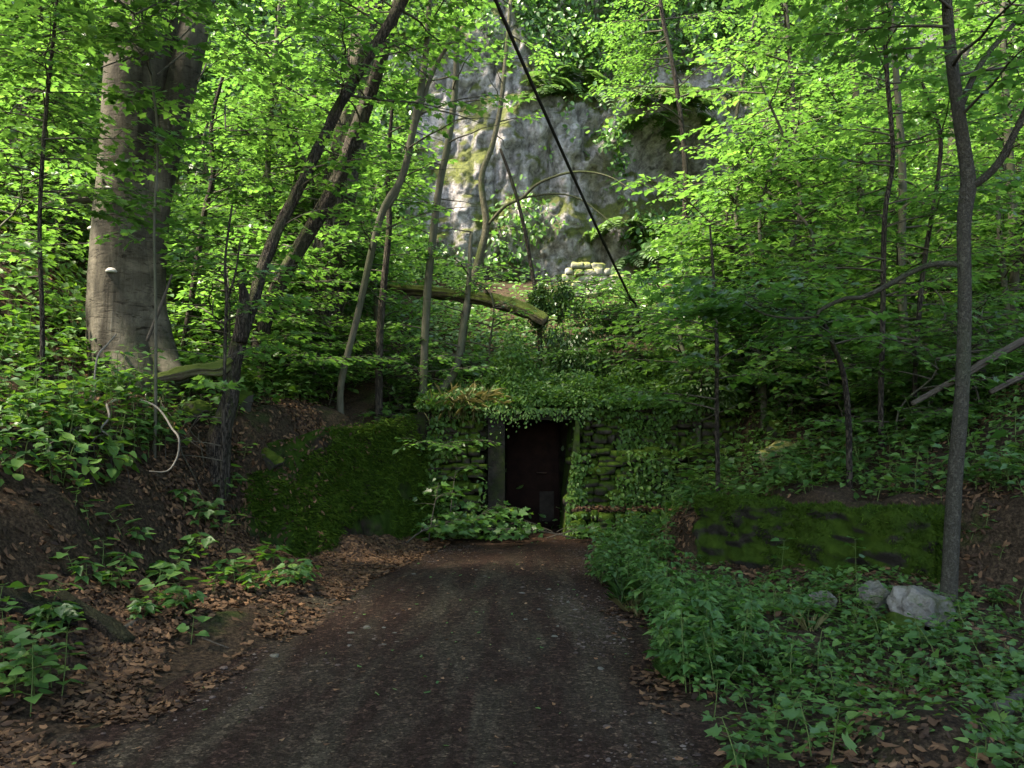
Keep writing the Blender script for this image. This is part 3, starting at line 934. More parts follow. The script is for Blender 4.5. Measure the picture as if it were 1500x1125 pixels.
def tree(name, label, cat, pl, bark, leaf, tm, lsz, branches, seed, group=None, nsides=10, rough=.06, extra=None, flare=0, sink=.15, ground=True, step=.2, dens=1.0, keep=True, flute=0):
    """pl pixel polyline of the trunk; branches = list of (fraction range, count, length range, elev range, az range)"""
    rng = np.random.default_rng(seed)
    pts, rad = polyw(pl)
    if ground: pts, rad = on_ground(pts, rad, sink)
    base = pts[0]
    root = thing(name, label, cat, base, group)
    tr = MB(); tw = MB(); lv = MB()
    p2, r2 = smooth_pts(pts, rad, step)
    if flare:
        dz = p2[:, 2] - p2[0, 2] - sink
        r2 = r2 * (1 + flare * np.exp(-np.maximum(dz, 0) / .35))
    tube(tr, p2, r2, nsides * 2 if 'rough' in bark or 'dark' in bark and nsides > 12 else nsides, 99, rough, 5, seed, flute, ridge=.13 if ('rough' in bark or 'dark' in bark) and nsides > 12 else 0)
    if extra:
        for e in extra:
            a, b = polyw(e)
            tube(tr, a, b, max(6, nsides - 2), step, rough, 5, seed + 1)
    tr.build('trunk', bark, root, origin=base)
    cum = np.concatenate([[0], np.cumsum(np.linalg.norm(np.diff(p2, axis=0), axis=1))]); tot = cum[-1]
    for (f0, f1), cnt, (l0, l1), (e0, e1), (a0, a1) in branches:
        for k in range(cnt):
            f = f0 + (f1 - f0) * (k + rng.uniform(0, 1)) / cnt
            i = min(len(p2) - 1, int(np.searchsorted(cum, f * tot)))
            L = rng.uniform(l0, l1)
            branch_spray(tw, lv, rng, p2[i], R(rng.uniform(a0, a1)), L, R(rng.uniform(e0, e1)), min(r2[i] * .45, .006 + .008 * L), lsz, tm, dens, keep=keep)
    tw.build('branches', 'twig_bark', root, origin=base)
    lv.build('crown', leaf, root, origin=base)
    return root, tw, lv

ALL = (0, 360)
# -- the big beech on the left bank
def beech():
    rng = np.random.default_rng(5)
    Yb = 10.3
    main, mr = polyw([(192, 560, Yb, 128), (189, 515, Yb, 110), (184, 440, Yb, 103), (187, 330, Yb, 96), (195, 220, Yb, 96), (206, 100, Yb, 98), (214, 0, Yb, 90), (222, -150, Yb, 88), (225, -420, Yb, 70), (215, -800, Yb - .6, 40)])
    main, mr = on_ground(main, mr, .3)
    sec, sr = polyw([(206, 480, Yb - .02, 76), (212, 400, Yb - .02, 60), (224, 310, Yb - .04, 48), (242, 225, Yb - .04, 45), (272, 100, Yb - .04, 45), (294, -10, Yb - .04, 42), (330, -200, Yb - .2, 40), (380, -500, Yb - .5, 28)])
    base = main[0]
    root = thing('beech_tree', 'huge grey beech with two fused stems and bracket fungi on the left bank', 'tree', base)
    tr = MB()
    p2, r2 = smooth_pts(main, mr, .09)
    tube(tr, p2, r2, 56, 99, .05, 2.2, 3, .02)
    tube(tr, sec, sr, 36, .09, .05, 2.4, 7)
    for (pl) in ([(212, 420, Yb, 44), (224, 480, Yb - .05, 52), (244, 530, Yb - .2, 38), (268, 560, Yb - .4, 20)],):
        a, b = polyw(pl); tube(tr, a, b, 14, .1, .08, 4, 9)
    tr.build('trunk', 'beech_bark', root, origin=base)
    for (px, py, wd) in ((190, 261, 15), (180, 291, 12), (135, 338, 13), (188, 408, 16), (150, 288, 6)):
        c = P(px, py, Yb)
        c2 = c + 0
        # push out to the trunk surface facing the viewer
        i = np.argmin(np.abs(p2[:, 2] - c[2])); ax = p2[i]; rr = r2[i]
        ox = np.clip(c[0] - ax[0], -rr * .98, rr * .98)
        c2 = np.array([ax[0] + ox, ax[1] - math.sqrt(max(rr * rr - ox * ox, 0)) + .0, c[2]])
        s = wd * Yb / F / 2 * .95
        m = MB()
        a = np.linspace(0, 2 * math.pi, 16, endpoint=False)
        prof = [(.0, .75), (.55, .62), (.95, .28), (1.05, .0), (.92, -.22), (.4, -.2), (0, -.2)]
        v = np.array([[q * math.cos(t), q * math.sin(t), z] for q, z in prof for t in a]) * s + c2
        n = 16
        ii = np.arange(len(prof) - 1)[:, None] * n; j = np.arange(n)[None]; j2 = (j + 1) % n
        q = np.stack([ii + j, ii + n + j, ii + n + j2, ii + j2], -1).reshape(-1, 4)
        m.add(v, q, np.full(len(q), 4)); m.build('bracket_fungus', 'fungus', root, origin=base)
    tw, lv = MB(), MB()
    # low leafy sprays in view
    for (px, py, Yd, az, L) in ((150, 60, 8.6, 200, 1.5), (210, 30, 8.0, 260, 1.6), (260, 60, 8.2, 300, 1.4), (120, 110, 9, 190, 1.5), (290, 120, 9.2, 330, 1.5),
                                (200, 20, 7.2, 240, 1.2), (300, 20, 8.6, 320, 1.6), (80, 30, 8.6, 180, 1.5), (180, 90, 8.4, 300, 1.1), (330, 190, 9.8, 10, 1.4),
                                (40, 60, 8.2, 190, 1.4), (230, 110, 8.3, 280, .9)):
        s = P(px, py, Yd)
        tube(tw, [s + np.array([.1 * (195 - px) / 40, .9, .7]), s], [.012, .009], 5, .3, cap=False)
        branch_spray(tw, lv, rng, s, R(az), L, R(8), .008, .095, 'maple' if rng.uniform() < .0 else 'oval', 1.3, .9, keep=False)
    # tall unseen crown above the frame, placed and thinned to shade the foreground
    top = np.array([-5.5, 4.0, 13.5])
    nl = 26000
    cl = rng.normal(size=(230, 3)) * np.array([4.8, 4.6, 1.5]) + top
    cl = cl[(cl[:, 2] > 10.2) & (cl[:, 1] < 9.2) & ~((cl[:, 0] < -6.5) & (cl[:, 1] > 6)) & (project(cl)[1] < -260)]
    idx = rng.integers(0, len(cl), nl)
    q = cl[idx] + rng.normal(size=(nl, 3)) * np.array([.95, .95, .45])
    yy = project(q)[1]
    q = q[((yy < -120) | (q[:, 1] < 1)) & (q[:, 2] > 9)]
    n = len(q)
    leaves(lv, q, rdir(rng, n) * np.array([1, 1, .3]), np.array([0, 0, 1]) + rng.normal(0, .4, (n, 3)), rng.uniform(.24, .42, n), 'dia', 1.2)
    for k in range(0, len(cl), 4):
        st = p2[-1 - rng.integers(2, 30)]
        tube(tw, [st, (st + cl[k]) / 2 + np.array([0, 0, .6]), cl[k]], [.09, .06, .015], 5, .6, cap=False)
    tw.build('branches', 'twig_bark', root, origin=base)
    lv.build('crown', 'beech', root, origin=base)
beech()

SG0 = 'slender young trees on the slope'
# -- maple sapling whose tiers hang before the beech
tree('young_tree', 'thin maple sapling with bright flat leaf tiers hanging before the huge beech', 'tree',
     [(228, 600, 8.7, 5), (228, 450, 8.7, 4.5), (226, 330, 8.7, 4), (231, 200, 8.7, 4), (218, 90, 8.6, 4), (205, 0, 8.5, 3.5), (200, -90, 8.4, 2.5)],
     'sapling_bark', 'maple', 'maple', .1, [((.62, .74), 5, (.45, .8), (0, 15), ALL), ((.78, 1), 22, (.8, 1.5), (-5, 20), ALL), ((.4, .5), 2, (.3, .5), (0, 15), (200, 340))], 58, SG0, 6, .03, keep=False, step=.2)
tree('young_tree', 'young maple at the left edge with leafy branches reaching towards the huge beech', 'tree',
     [(60, 640, 8.4, 8), (62, 480, 8.4, 7), (58, 330, 8.4, 6), (66, 180, 8.4, 6), (80, 40, 8.3, 5), (88, -60, 8.2, 3)],
     'dark_bark', 'maple', 'maple', .1, [((.45, 1), 26, (.8, 1.6), (-5, 20), ALL), ((.25, .45), 5, (.5, .9), (-5, 20), ALL)], 59, SG0, 6, .03, keep=False, step=.2)
# -- rough barked trunk behind
tree('oak_tree', 'thick rough barked upright trunk behind the leaning dark trees', 'tree',
     [(468, 520, 15.2, 56.3), (474, 440, 15.2, 49.3), (490, 320, 15.2, 49.3), (512, 200, 15.2, 45.8), (530, 90, 15.2, 40.5), (548, -40, 15.2, 37.0), (570, -250, 15, 31.7)],
     'rough_bark', 'beech', 'oval', .1, [((.35, .95), 16, (1.2, 2.4), (5, 35), ALL)], 51, nsides=26, rough=.09, flare=.35, step=.12, dens=1.0)
tree('leaning_tree', 'dark crooked tree leaning right from the bank edge across the upper left', 'tree',
     [(322, 640, 9.5, 26.2), (336, 590, 9.6, 23.0), (345, 520, 9.8, 21.3), (368, 450, 10, 18.0), (396, 360, 10.3, 17.2), (442, 268, 10.6, 16.4), (500, 150, 11, 16.4), (560, 50, 11.2, 14.8), (610, -30, 11.4, 14.8), (700, -160, 11.6, 11.5)],
     'dark_bark', 'maple', 'maple', .105, [((.3, .62), 10, (.6, 1.5), (0, 30), ALL), ((.6, .97), 16, (1.0, 2.0), (-5, 30), ALL)], 52, nsides=20, rough=.16, flare=.22, step=.08,
     extra=[[(352, 500, 9.8, 22), (358, 440, 9.7, 16), (352, 410, 9.6, 7)]])
tree('leaning_tree', 'second leaning dark trunk just behind and right of the crooked one', 'tree',
     [(385, 480, 12.6, 24.0), (402, 430, 12.6, 21.6), (440, 362, 12.7, 20.8), (492, 270, 12.9, 21.6), (530, 170, 13, 20.0), (556, 95, 13, 17.6), (590, -20, 13, 16.0), (650, -200, 13, 11.2)],
     'dark_bark', 'maple', 'maple', .1, [((.25, .95), 16, (1.0, 2.0), (0, 30), ALL)], 53, nsides=16, rough=.1, flare=.25, step=.12)
SG = 'slender young trees on the slope'
def sap(label, pl, seed, br, bark='sapling_bark', leaf='maple', tm='maple', lsz=.1, extra=None, dens=1.0, name='young_tree', nsides=9):
    return tree(name, label, 'tree', pl, bark, leaf, tm, lsz, br, seed, SG, nsides, .05, extra, step=.15, dens=dens)
sap('slim grey straight young tree left of the pale rock face', [(618, 600, 14.1, 12.8), (620, 560, 14.1, 11.9), (626, 430, 14.1, 11.9), (641, 290, 14.1, 11.0), (658, 200, 14.1, 10.2), (668, 110, 14.1, 9.3), (668, 20, 14, 8.5), (672, -90, 14, 6.8)], 61,
    [((.5, 1), 14, (.9, 1.7), (0, 35), ALL), ((.3, .5), 3, (.5, .9), (0, 25), (150, 250))])
sap('thin twin stemmed young tree left of the slim grey one', [(500, 560, 12.8, 10), (522, 470, 12.8, 10), (557, 320, 12.6, 11), (588, 262, 12.6, 11), (602, 205, 12.6, 11), (620, 110, 12.5, 10), (628, 20, 12.4, 8), (632, -60, 12.3, 6)], 62,
    [((.35, 1), 16, (.8, 1.7), (0, 30), ALL)], extra=[[(588, 262, 12.6, 8), (578, 290, 12.6, 7), (560, 312, 12.6, 6)], [(606, 190, 12.6, 8), (632, 110, 12.6, 7), (660, 60, 12.6, 5)]])
sap('pale barked young tree with an arching side branch before the rock face', [(668, 560, 16.5, 13), (684, 450, 16.8, 13), (700, 385, 17, 12), (712, 330, 17, 11), (705, 262, 17, 9), (722, 210, 17, 8), (734, 150, 17, 7), (742, 70, 17, 6), (748, 0, 17, 5)], 63,
    [((.62, 1), 8, (.8, 1.6), (0, 30), ALL)], 'pale_bark', 'beech', 'oval', .11,
    extra=[[(712, 332, 17, 5), (740, 302, 16.8, 5), (765, 290, 16.7, 4.5), (790, 268, 16.5, 4), (840, 252, 16.3, 3.5), (890, 258, 16.2, 2.6), (935, 285, 16, 1.5)], [(766, 290, 16.7, 3.5), (810, 284, 16.5, 3), (850, 292, 16.4, 2.2), (900, 330, 16.3, 1.5)]])
sap('dark leaning dead stem in front of the rock face', [(790, 470, 16.2, 7), (778, 390, 16.3, 6), (765, 320, 16.3, 5.5), (748, 260, 16.3, 5), (733, 218, 16.3, 4)], 64, [], 'dark_bark')
sap('thin young tree with a dark stem between the leaning trunks and the slim grey one', [(556, 500, 13.6, 11), (562, 420, 13.6, 10), (570, 330, 13.6, 9), (568, 250, 13.6, 7), (575, 150, 13.6, 5)], 65, [((.3, 1), 14, (.8, 1.5), (0, 30), ALL)], 'dark_bark')
sap('dark thin sapling just right of the huge beech', [(268, 520, 11.5, 10), (285, 410, 11.5, 9), (300, 310, 11.5, 9), (312, 260, 11.5, 8), (310, 180, 11.5, 6), (330, 100, 11.5, 4)], 66, [((.25, 1), 18, (.7, 1.5), (0, 30), (-100, 100))], 'dark_bark')
sap('sapling with fine upright twigs in front of the leaning dark tree', [(330, 500, 9.0, 5), (332, 440, 9.0, 5), (330, 380, 9.0, 4), (340, 300, 9, 3)], 67, [((.2, 1), 12, (.5, 1.0), (5, 35), ALL)], 'dark_bark', extra=[[(332, 440, 9, 3), (345, 400, 9, 3), (352, 350, 9, 2)]])
sap('young maple leaning over the mossy fallen log', [(640, 600, 14.2, 12), (668, 540, 14.4, 12), (680, 470, 14.6, 10), (686, 420, 14.8, 8), (690, 340, 15, 5)], 68, [((.3, 1), 10, (.7, 1.3), (0, 20), (120, 260))])

# -- right foreground tree
tree('young_tree', 'foreground young tree with forking branches rising past the end of the low wall', 'tree',
     [(1388, 905, 7.05, 26.4), (1392, 830, 7.05, 22.9), (1399, 700, 7.05, 21.1), (1410, 560, 7.05, 20.2), (1413, 440, 7.05, 19.4), (1412, 330, 7.05, 19.4), (1418, 275, 7.05, 22.9), (1416, 245, 7.05, 20.2), (1405, 170, 7.05, 19.4), (1392, 70, 7.05, 16.7), (1386, -20, 7.0, 15.0), (1380, -200, 6.9, 12.3), (1390, -420, 6.7, 7.0)],
     'young_bark', 'maple', 'maple', .105, [((.55, .75), 8, (.9, 1.6), (0, 30), ALL), ((.75, 1), 16, (1.0, 2.0), (0, 30), ALL)], 71, SG, 16, .05,
     extra=[[(1416, 272, 7.05, 15), (1432, 268, 7.0, 12), (1462, 240, 6.9, 11), (1484, 200, 6.8, 10), (1510, 145, 6.7, 8)],
            [(1408, 155, 7.05, 10), (1425, 115, 7.1, 9), (1450, 75, 7.1, 8), (1510, 8, 7.1, 6)],
            [(1410, 388, 7.05, 10), (1375, 386, 7.15, 9), (1345, 394, 7.25, 8.5), (1300, 418, 7.4, 8), (1262, 436, 7.5, 7), (1238, 437, 7.6, 6), (1200, 455, 7.7, 6), (1195, 466, 7.7, 5)],
            [(1196, 464, 7.7, 4.5), (1160, 466, 7.7, 4), (1120, 460, 7.7, 3), (1085, 440, 7.7, 2)]], step=.1)
sap('low arching young maple behind the low wall spreading flat leafy sprays to the left', [(1244, 690, 9.2, 9), (1243, 620, 9.1, 9), (1236, 550, 9.0, 8), (1220, 505, 8.8, 7), (1198, 462, 8.6, 6), (1150, 455, 8.4, 4), (1085, 445, 8.3, 2)], 72,
    [((.55, 1), 16, (.7, 1.5), (-5, 22), (110, 260)), ((.5, .8), 6, (.6, 1.1), (0, 25), ALL)], 'dark_bark')
sap('thin dark sapling left of the foreground young tree', [(1290, 600, 10.0, 8), (1293, 480, 10, 8), (1296, 320, 10, 7.5), (1308, 230, 10, 7), (1300, 120, 10, 6.5), (1294, 20, 10, 6), (1290, -80, 10, 5)], 73,
    [((.25, 1), 24, (.9, 1.8), (-5, 28), ALL)], 'dark_bark')
sap('leafy young maple with a thick lower stem right of the thin dark sapling', [(1332, 660, 12, 15), (1326, 520, 12, 14), (1320, 400, 12, 13), (1322, 250, 12, 11), (1312, 100, 12, 9), (1305, 0, 12, 8), (1300, -100, 12, 5)], 74,
    [((.3, 1), 24, (1.0, 2.0), (-5, 30), ALL)])
sap('slanting thin sapling close behind the foreground young tree', [(1340, 560, 10.5, 7), (1352, 400, 10.5, 7), (1374, 260, 10.5, 6), (1376, 190, 10.5, 6), (1350, 120, 10.5, 4)], 75, [((.2, 1), 18, (.8, 1.6), (-5, 28), ALL)], 'dark_bark')
sap('slender sapling standing behind the left end of the low wall', [(1052, 715, 10.6, 7), (1050, 600, 10.6, 6.5), (1050, 500, 10.6, 6), (1046, 420, 10.6, 5), (1040, 330, 10.6, 3)], 76, [((.3, 1), 14, (.7, 1.3), (-5, 25), (-60, 240))], 'dark_bark')
sap('straight greyish young trunk on the slope behind the arching young maple', [(1260, 520, 15.5, 13), (1259, 420, 15.5, 12), (1261, 300, 15.5, 11), (1255, 150, 15.5, 10), (1243, 30, 15.5, 9), (1240, -60, 15.5, 7)], 77, [((.3, 1), 22, (1.2, 2.2), (-5, 28), ALL)], 'pale_bark')
sap('sunlit tan trunk leaning behind the foreground young tree', [(1376, 400, 18, 14), (1384, 310, 18, 14), (1394, 220, 18, 12), (1402, 80, 18, 11), (1410, -60, 18, 9)], 78, [((.55, 1), 14, (1.2, 2.4), (0, 30), ALL)], 'pale_bark', 'beech', 'oval', .12)
sap('very thin pale sapling below the dark overhang of the rock face', [(1064, 330, 18.5, 5), (1068, 240, 18.5, 5), (1082, 150, 18.5, 5), (1098, 60, 18.5, 4), (1112, 0, 18.5, 3)], 79, [((.3, 1), 12, (.8, 1.6), (0, 30), (-80, 80))], 'pale_bark', 'beech', 'oval', .11)
sap('tall leafy young beech at the upper right edge', [(1480, 560, 13.5, 14), (1486, 400, 13.5, 13), (1480, 250, 13.5, 12), (1470, 80, 13.5, 10), (1470, -60, 13.5, 8)], 80, [((.2, 1), 30, (1.2, 2.4), (-5, 28), ALL)], 'sapling_bark', 'beech', 'oval', .105)
sap('bright leaved young beech rising right of the dark overhang', [(1150, 520, 16, 10), (1160, 400, 16, 10), (1165, 250, 16, 9), (1160, 120, 16, 8), (1150, 0, 16, 7), (1140, -80, 16, 5)], 81, [((.35, 1), 34, (1.2, 2.4), (-5, 28), ALL)], 'sapling_bark', 'beech', 'oval', .11)
sap('young beech with spreading branches over the top of the rock face', [(1000, 400, 19, 8), (1004, 250, 19, 8), (990, 120, 19, 7), (970, 20, 19, 6), (960, -60, 19, 4)], 82, [((.5, 1), 26, (1.2, 2.4), (-5, 25), ALL)], 'dark_bark', 'beech', 'oval', .11)
sap('young beech at the left edge behind the huge beech', [(60, 520, 14, 10), (66, 380, 14, 10), (70, 200, 14, 9), (60, 50, 14, 7), (58, -60, 14, 5)], 83, [((.2, 1), 28, (1.1, 2.2), (-5, 28), ALL)], 'sapling_bark', 'beech', 'oval', .105)
sap('young maple filling the gap right of the huge beech top', [(390, 560, 15.5, 10), (395, 420, 15.5, 10), (392, 260, 15.5, 9), (400, 120, 15.5, 8), (410, 0, 15.5, 6)], 84, [((.2, 1), 30, (1.1, 2.2), (-5, 28), ALL)], 'sapling_bark')

# -- hillside understory, four kinds copied over both slopes
def understory_proto(seed, h, leaf, tm, lsz, nb):
    rng = np.random.default_rng(seed)
    root = thing('understory_tree', 'leafy understory tree on the wooded slope under the cliff', 'tree', (0, 0, 0), 'understory trees on the wooded slopes')
    tr, tw, lv = MB(), MB(), MB()
    pts = np.array([(0, 0, -.3), (rng.normal(0, .1), rng.normal(0, .1), h * .3), (rng.normal(0, .25), rng.normal(0, .25), h * .65), (rng.normal(0, .4), rng.normal(0, .4), h)])
    p2, r2 = smooth_pts(pts, np.array([.05, .042, .03, .012]) * min(1, h / 4.4), .2)
    tube(tr, p2, r2, 7, 99)
    for k in range(nb):
        f = .15 + .85 * (k + rng.uniform()) / nb
        i = int(f * (len(p2) - 1))
        branch_spray(tw, lv, rng, p2[i], rng.uniform(0, 6.283), rng.uniform(.8, 1.7) * (1.1 - .35 * f), R(rng.uniform(-5, 28)), .014, lsz, tm, .8, keep=False)
    tr.build('trunk', 'sapling_bark', root); tw.build('branches', 'twig_bark', root); lv.build('crown', leaf, root)
    return root
protos = [understory_proto(201, 3.4, 'far', 'oval', .12, 26), understory_proto(202, 4.4, 'beech', 'oval', .12, 32), understory_proto(203, 2.6, 'far', 'maple', .12, 20), understory_proto(204, 5.2, 'maple', 'maple', .125, 34)]
protos += [understory_proto(205, 1.5, 'beech', 'maple', .1, 16), understory_proto(206, 2.0, 'maple', 'oval', .1, 20)]
UL = ['low leafy understory bush tree on the wooded slope under the cliff', 'bright leaved understory tree on the wooded slope under the cliff', 'short broad leaved sapling on the wooded slope under the cliff', 'taller maple sapling on the wooded slope under the cliff', 'knee high maple bush at the top of the banks beside the doorway', 'head high leafy bush at the top of the banks beside the doorway']
for p_, l_ in zip(protos, UL): p_['label'] = l_
K = kids_of()
rng = np.random.default_rng(77)
placed = 0; first = [True] * 6; tries = 0
while placed < 110 and tries < 4000:
    tries += 1
    y = rng.uniform(12.5, 22.3)
    x = rng.uniform(-.68, .68) * y
    if abs(x) < 3 and y < 15: continue
    z = float(H(x, y))
    k = int(rng.integers(0, 4)); hh = [3.4, 4.4, 2.6, 5.2][k]
    kp = keep_prob(np.array([[x, y, z + hh * .35], [x, y, z + hh * .75], [x - .8, y, z + hh * .6], [x + .8, y, z + hh * .6]]))
    if kp.min() < .6: continue
    if y < 13.5 and x < -1 and x > -5: continue
    px, _ = project(np.array([[x, y, z]]))
    if 560 < px[0] < 1010 and y < 19: continue
    sc = rng.uniform(.8, 1.2)
    if first[k]:
        protos[k].location = (x, y, z); protos[k].rotation_euler = (0, 0, rng.uniform(0, 6.28)); first[k] = False
    else:
        dup(protos[k], K[protos[k].name], (x, y, z), rng.uniform(0, 6.28), sc)
    placed += 1

small = 0; tries = 0
while small < 60 and tries < 4000:
    tries += 1
    y = rng.uniform(9.5, 16.5); x = rng.uniform(-.66, .66) * y
    if float(xl(y)) - x < 2.3 and y < 14.2 and x < 0: continue
    if x - float(xr(y)) < 2.6 and y < 15.4 and x > 0: continue
    if -1.5 < x < 3.8 and y < 15.5: continue
    k = int(rng.integers(4, 6)); z = float(H(x, y))
    kp = keep_prob(np.array([[x, y, z + .9], [x, y, z + 1.4], [x - .5, y, z + .9], [x + .5, y, z + .9]]))
    if kp.min() < .45 or (x > 0 and small > 22 and x < 9 and rng.uniform() < .8): continue
    sc = rng.uniform(.75, 1.2)
    if first[k]:
        protos[k].location = (x, y, z); first[k] = False
    else:
        dup(protos[k], K[protos[k].name], (x, y, z), rng.uniform(0, 6.28), sc)
    small += 1

# ------------------------------------------------------------------ logs, sticks, stump, cable
def log(name, label, pl, mat, cat='log', n=14, rough=.1, step=.1, group=None, ground=False, seed=0):
    if ground:
        pts, rad = [], []
        for a, b, _, wd in pl:
            g = PG(a, b); pts.append(g + np.array([0, 0, wd * g[1] / F * .3])); rad.append(wd * g[1] / F / 2)
        pts, rad = np.array(pts), np.array(rad)
    else:
        pts, rad = polyw(pl)
    mb = MB(); tube(mb, pts, rad, max(n, 30) if rad.max() > .03 else n, min(step, .06), rough, 6, seed, ridge=.28 if rad.max() > .03 else 0)
    return tag(mb.build(name, mat, origin=pts[0]), label, cat, group)
log('fallen_log', 'long mossy fallen trunk lying across the slope above the doorway', [(470, 402, 17.6, 8.5), (510, 420, 17.3, 12.6), (590, 424, 16.8, 14.0), (660, 432, 16.2, 15.5), (720, 440, 15.7, 18.3), (770, 455, 15.3, 19.6), (800, 470, 15.1, 14.0)], 'moss_log', step=.1, n=18, rough=.14)
log('fallen_log', 'dark split rotten log on the leaf litter beside the path', [(78, 872, 0, 18), (110, 900, 0, 26), (150, 925, 0, 26), (188, 950, 0, 20)], 'rot_wood', ground=True, n=16, rough=.2, seed=4)
log('fallen_log', 'thick mossy dark log half buried at the left edge', [(-30, 880, 0, 40), (40, 905, 0, 40), (110, 915, 0, 34)], 'rot_wood', ground=True, n=16, rough=.15, seed=6)
log('fallen_log', 'dark thin log lying flat on the bank at the far left', [(-20, 642, 0, 17), (50, 641, 0, 16), (112, 640, 0, 13)], 'rot_wood', ground=True, seed=8)
log('fallen_log', 'broken pale ended log pointing at the huge beech', [(62, 304, 12.2, 8), (90, 296, 12.2, 11), (140, 288, 12.1, 14), (180, 284, 12, 14)], 'dead_wood', seed=9)
log('fallen_log', 'mossy dead log lying between the huge beech and the crooked leaning tree', [(338, 528, 9.7, 15), (318, 540, 9.6, 19), (290, 541, 9.5, 17), (262, 548, 9.4, 20), (225, 556, 9.3, 16)], 'moss_log', n=16, rough=.22, step=.06, seed=21)
log('fallen_log', 'pale peeling log on the slope at the left edge', [(-20, 492, 11, 22), (20, 506, 11, 20), (60, 520, 11, 12)], 'dead_wood', seed=10)
log('fallen_log', 'thin grey pole slanting down the slope at the left edge', [(0, 440, 11.5, 9), (30, 468, 11.3, 9), (62, 498, 11.1, 8)], 'dead_wood', seed=11)
log('fallen_log', 'fallen pale log across the slope behind the arching young maple', [(1140, 532, 14, 12), (1200, 530, 14, 12), (1262, 524, 14.1, 11), (1320, 518, 14.2, 8)], 'dead_wood', seed=12)
log('fallen_log', 'long dead pole slanting up to the right behind the foreground young tree', [(1335, 592, 9.6, 7), (1400, 556, 9.6, 9), (1460, 520, 9.6, 10), (1520, 488, 9.6, 10)], 'dead_wood', seed=13)
log('fallen_log', 'short dead pole at the right edge below the long slanting pole', [(1450, 575, 9.4, 7), (1500, 550, 9.4, 10), (1530, 540, 9.4, 10)], 'dead_wood', seed=14)
log('fallen_log', 'weathered log end among plants at the bottom right edge', [(1462, 1052, 0, 22), (1500, 1030, 0, 26), (1540, 1010, 0, 26)], 'dead_wood', ground=True, seed=15)
# stump
g = P(1430, 520, 11.5); gz = float(H(g[0], g[1]))
mb = MB(); tube(mb, [(g[0], g[1], gz - .2), (g[0], g[1], g[2]), (g[0] + .01, g[1], g[2] + .35), (g[0] - .02, g[1], g[2] + .62)], [.13, .1, .09, .075], 12, .08, .15, 9, 3)
tube(mb, [(g[0] + .05, g[1], g[2] + .55), (g[0] + .07, g[1], g[2] + .75)], [.03, .006], 6, .06)
tag(mb.build('tree_stump', 'dead_wood', origin=(g[0], g[1], gz)), 'broken grey snag standing behind the foreground young tree', 'stump')
g = P(33, 440, 11.8); gz = float(H(g[0], g[1]))
mb = MB(); tube(mb, [(g[0], g[1], min(gz, g[2]) - .3), (g[0], g[1], g[2] - .1), (g[0] + .02, g[1], g[2] + .22)], [.25, .2, .17], 14, .08, .2, 6, 5)
tag(mb.build('tree_stump', 'rot_wood', origin=(g[0], g[1], gz)), 'dark rotten stump on the slope left of the huge beech', 'stump')
# sticks
sticks = [('dark crooked stick rising from the left edge onto the litter', [(0, 862, 0, 12), (30, 900, 0, 11), (52, 952, 0, 9)], 'rot_wood'),
          ('brown stick crossing behind the split rotten log', [(165, 935, 0, 11), (205, 910, 0, 9), (255, 880, 0, 7)], 'dead_wood'),
          ('short grey stick on the litter nearest the path edge', [(130, 968, 0, 4), (190, 975, 0, 4), (225, 980, 0, 3)], 'dead_wood'),
          ('straight pale twig on the litter by the path edge', [(295, 935, 0, 3), (335, 950, 0, 2)], 'dead_wood'),
          ('thin dark twig on the litter left of the young plants', [(65, 822, 0, 4), (90, 838, 0, 4), (118, 855, 0, 3)], 'rot_wood')]
for i, (lb, pl, mt) in enumerate(sticks):
    log('fallen_stick', lb, pl, mt, 'stick', 8, .12, .08, 'sticks on the leaf litter', True, 30 + i)
log('dead_branch', 'bleached bent dead branch hanging over the bare bank', [(205, 585, 8.7, 2.5), (226, 594, 8.5, 3), (240, 608, 8.3, 3), (252, 628, 8.2, 3), (262, 642, 8.1, 3), (260, 668, 8.1, 2.5), (245, 690, 8.0, 2), (218, 690, 7.9, 1)], 'bleached_wood', 'branch', 8, .1, .06)
log('dead_branch', 'bleached dead branch slanting through the bank plants below the beech', [(170, 490, 8.8, 2), (156, 506, 8.6, 2.5), (143, 522, 8.5, 3), (138, 560, 8.4, 2.5), (140, 572, 8.4, 2.2), (118, 600, 8.3, 1.5)], 'bleached_wood', 'branch', 8, .1, .06)
log('dead_branch', 'thin grey dead twig hanging from the bank left of the bent dead branch', [(156, 592, 8.1, 3.5), (160, 612, 8, 3.5), (148, 628, 7.9, 3), (163, 640, 7.9, 2)], 'bleached_wood', 'branch', 6, .1, .06)
log('dead_branch', 'grey dead branch leaning against the huge beech', [(215, 500, 9.4, 5), (235, 450, 9.4, 5), (252, 402, 9.4, 3)], 'dead_wood', 'branch', 6, .1, .1)
# brushwood: dead twigs hanging over the bank edge
r = np.random.default_rng(90)
for k in range(46):
    px = r.uniform(60, 330); py0 = r.uniform(590, 660)
    g = PG(px, py0)
    Yd = max(5.5, g[1] - r.uniform(.02, .3))
    p0 = P(px, py0 - r.uniform(0, 20), Yd)
    a = r.normal(0, .22); L = r.uniform(.35, .95)
    q1 = p0 + np.array([a * .5 + r.normal(0, .06), -.12, -.4 * L]); q2 = q1 + np.array([a * .5 + r.normal(0, .1), -.12, -.5 * L])
    mb = MB(); tube(mb, [p0 + np.array([0, .2, .02]), p0, q1, q2], [.006, .006, .0045, .002], 5, .1)
    s0 = q1 * .6 + p0 * .4
    tube(mb, [s0, s0 + np.array([r.normal(0, .15), -.05, -.25 * L])], [.003, .001], 4, .1)
    tag(mb.build('dead_twig', 'dead_wood' if k % 3 else 'twig_bark', origin=p0), 'thin dead root or twig hanging down the bare earth bank', 'twig', 'dead twigs hanging from the left bank')

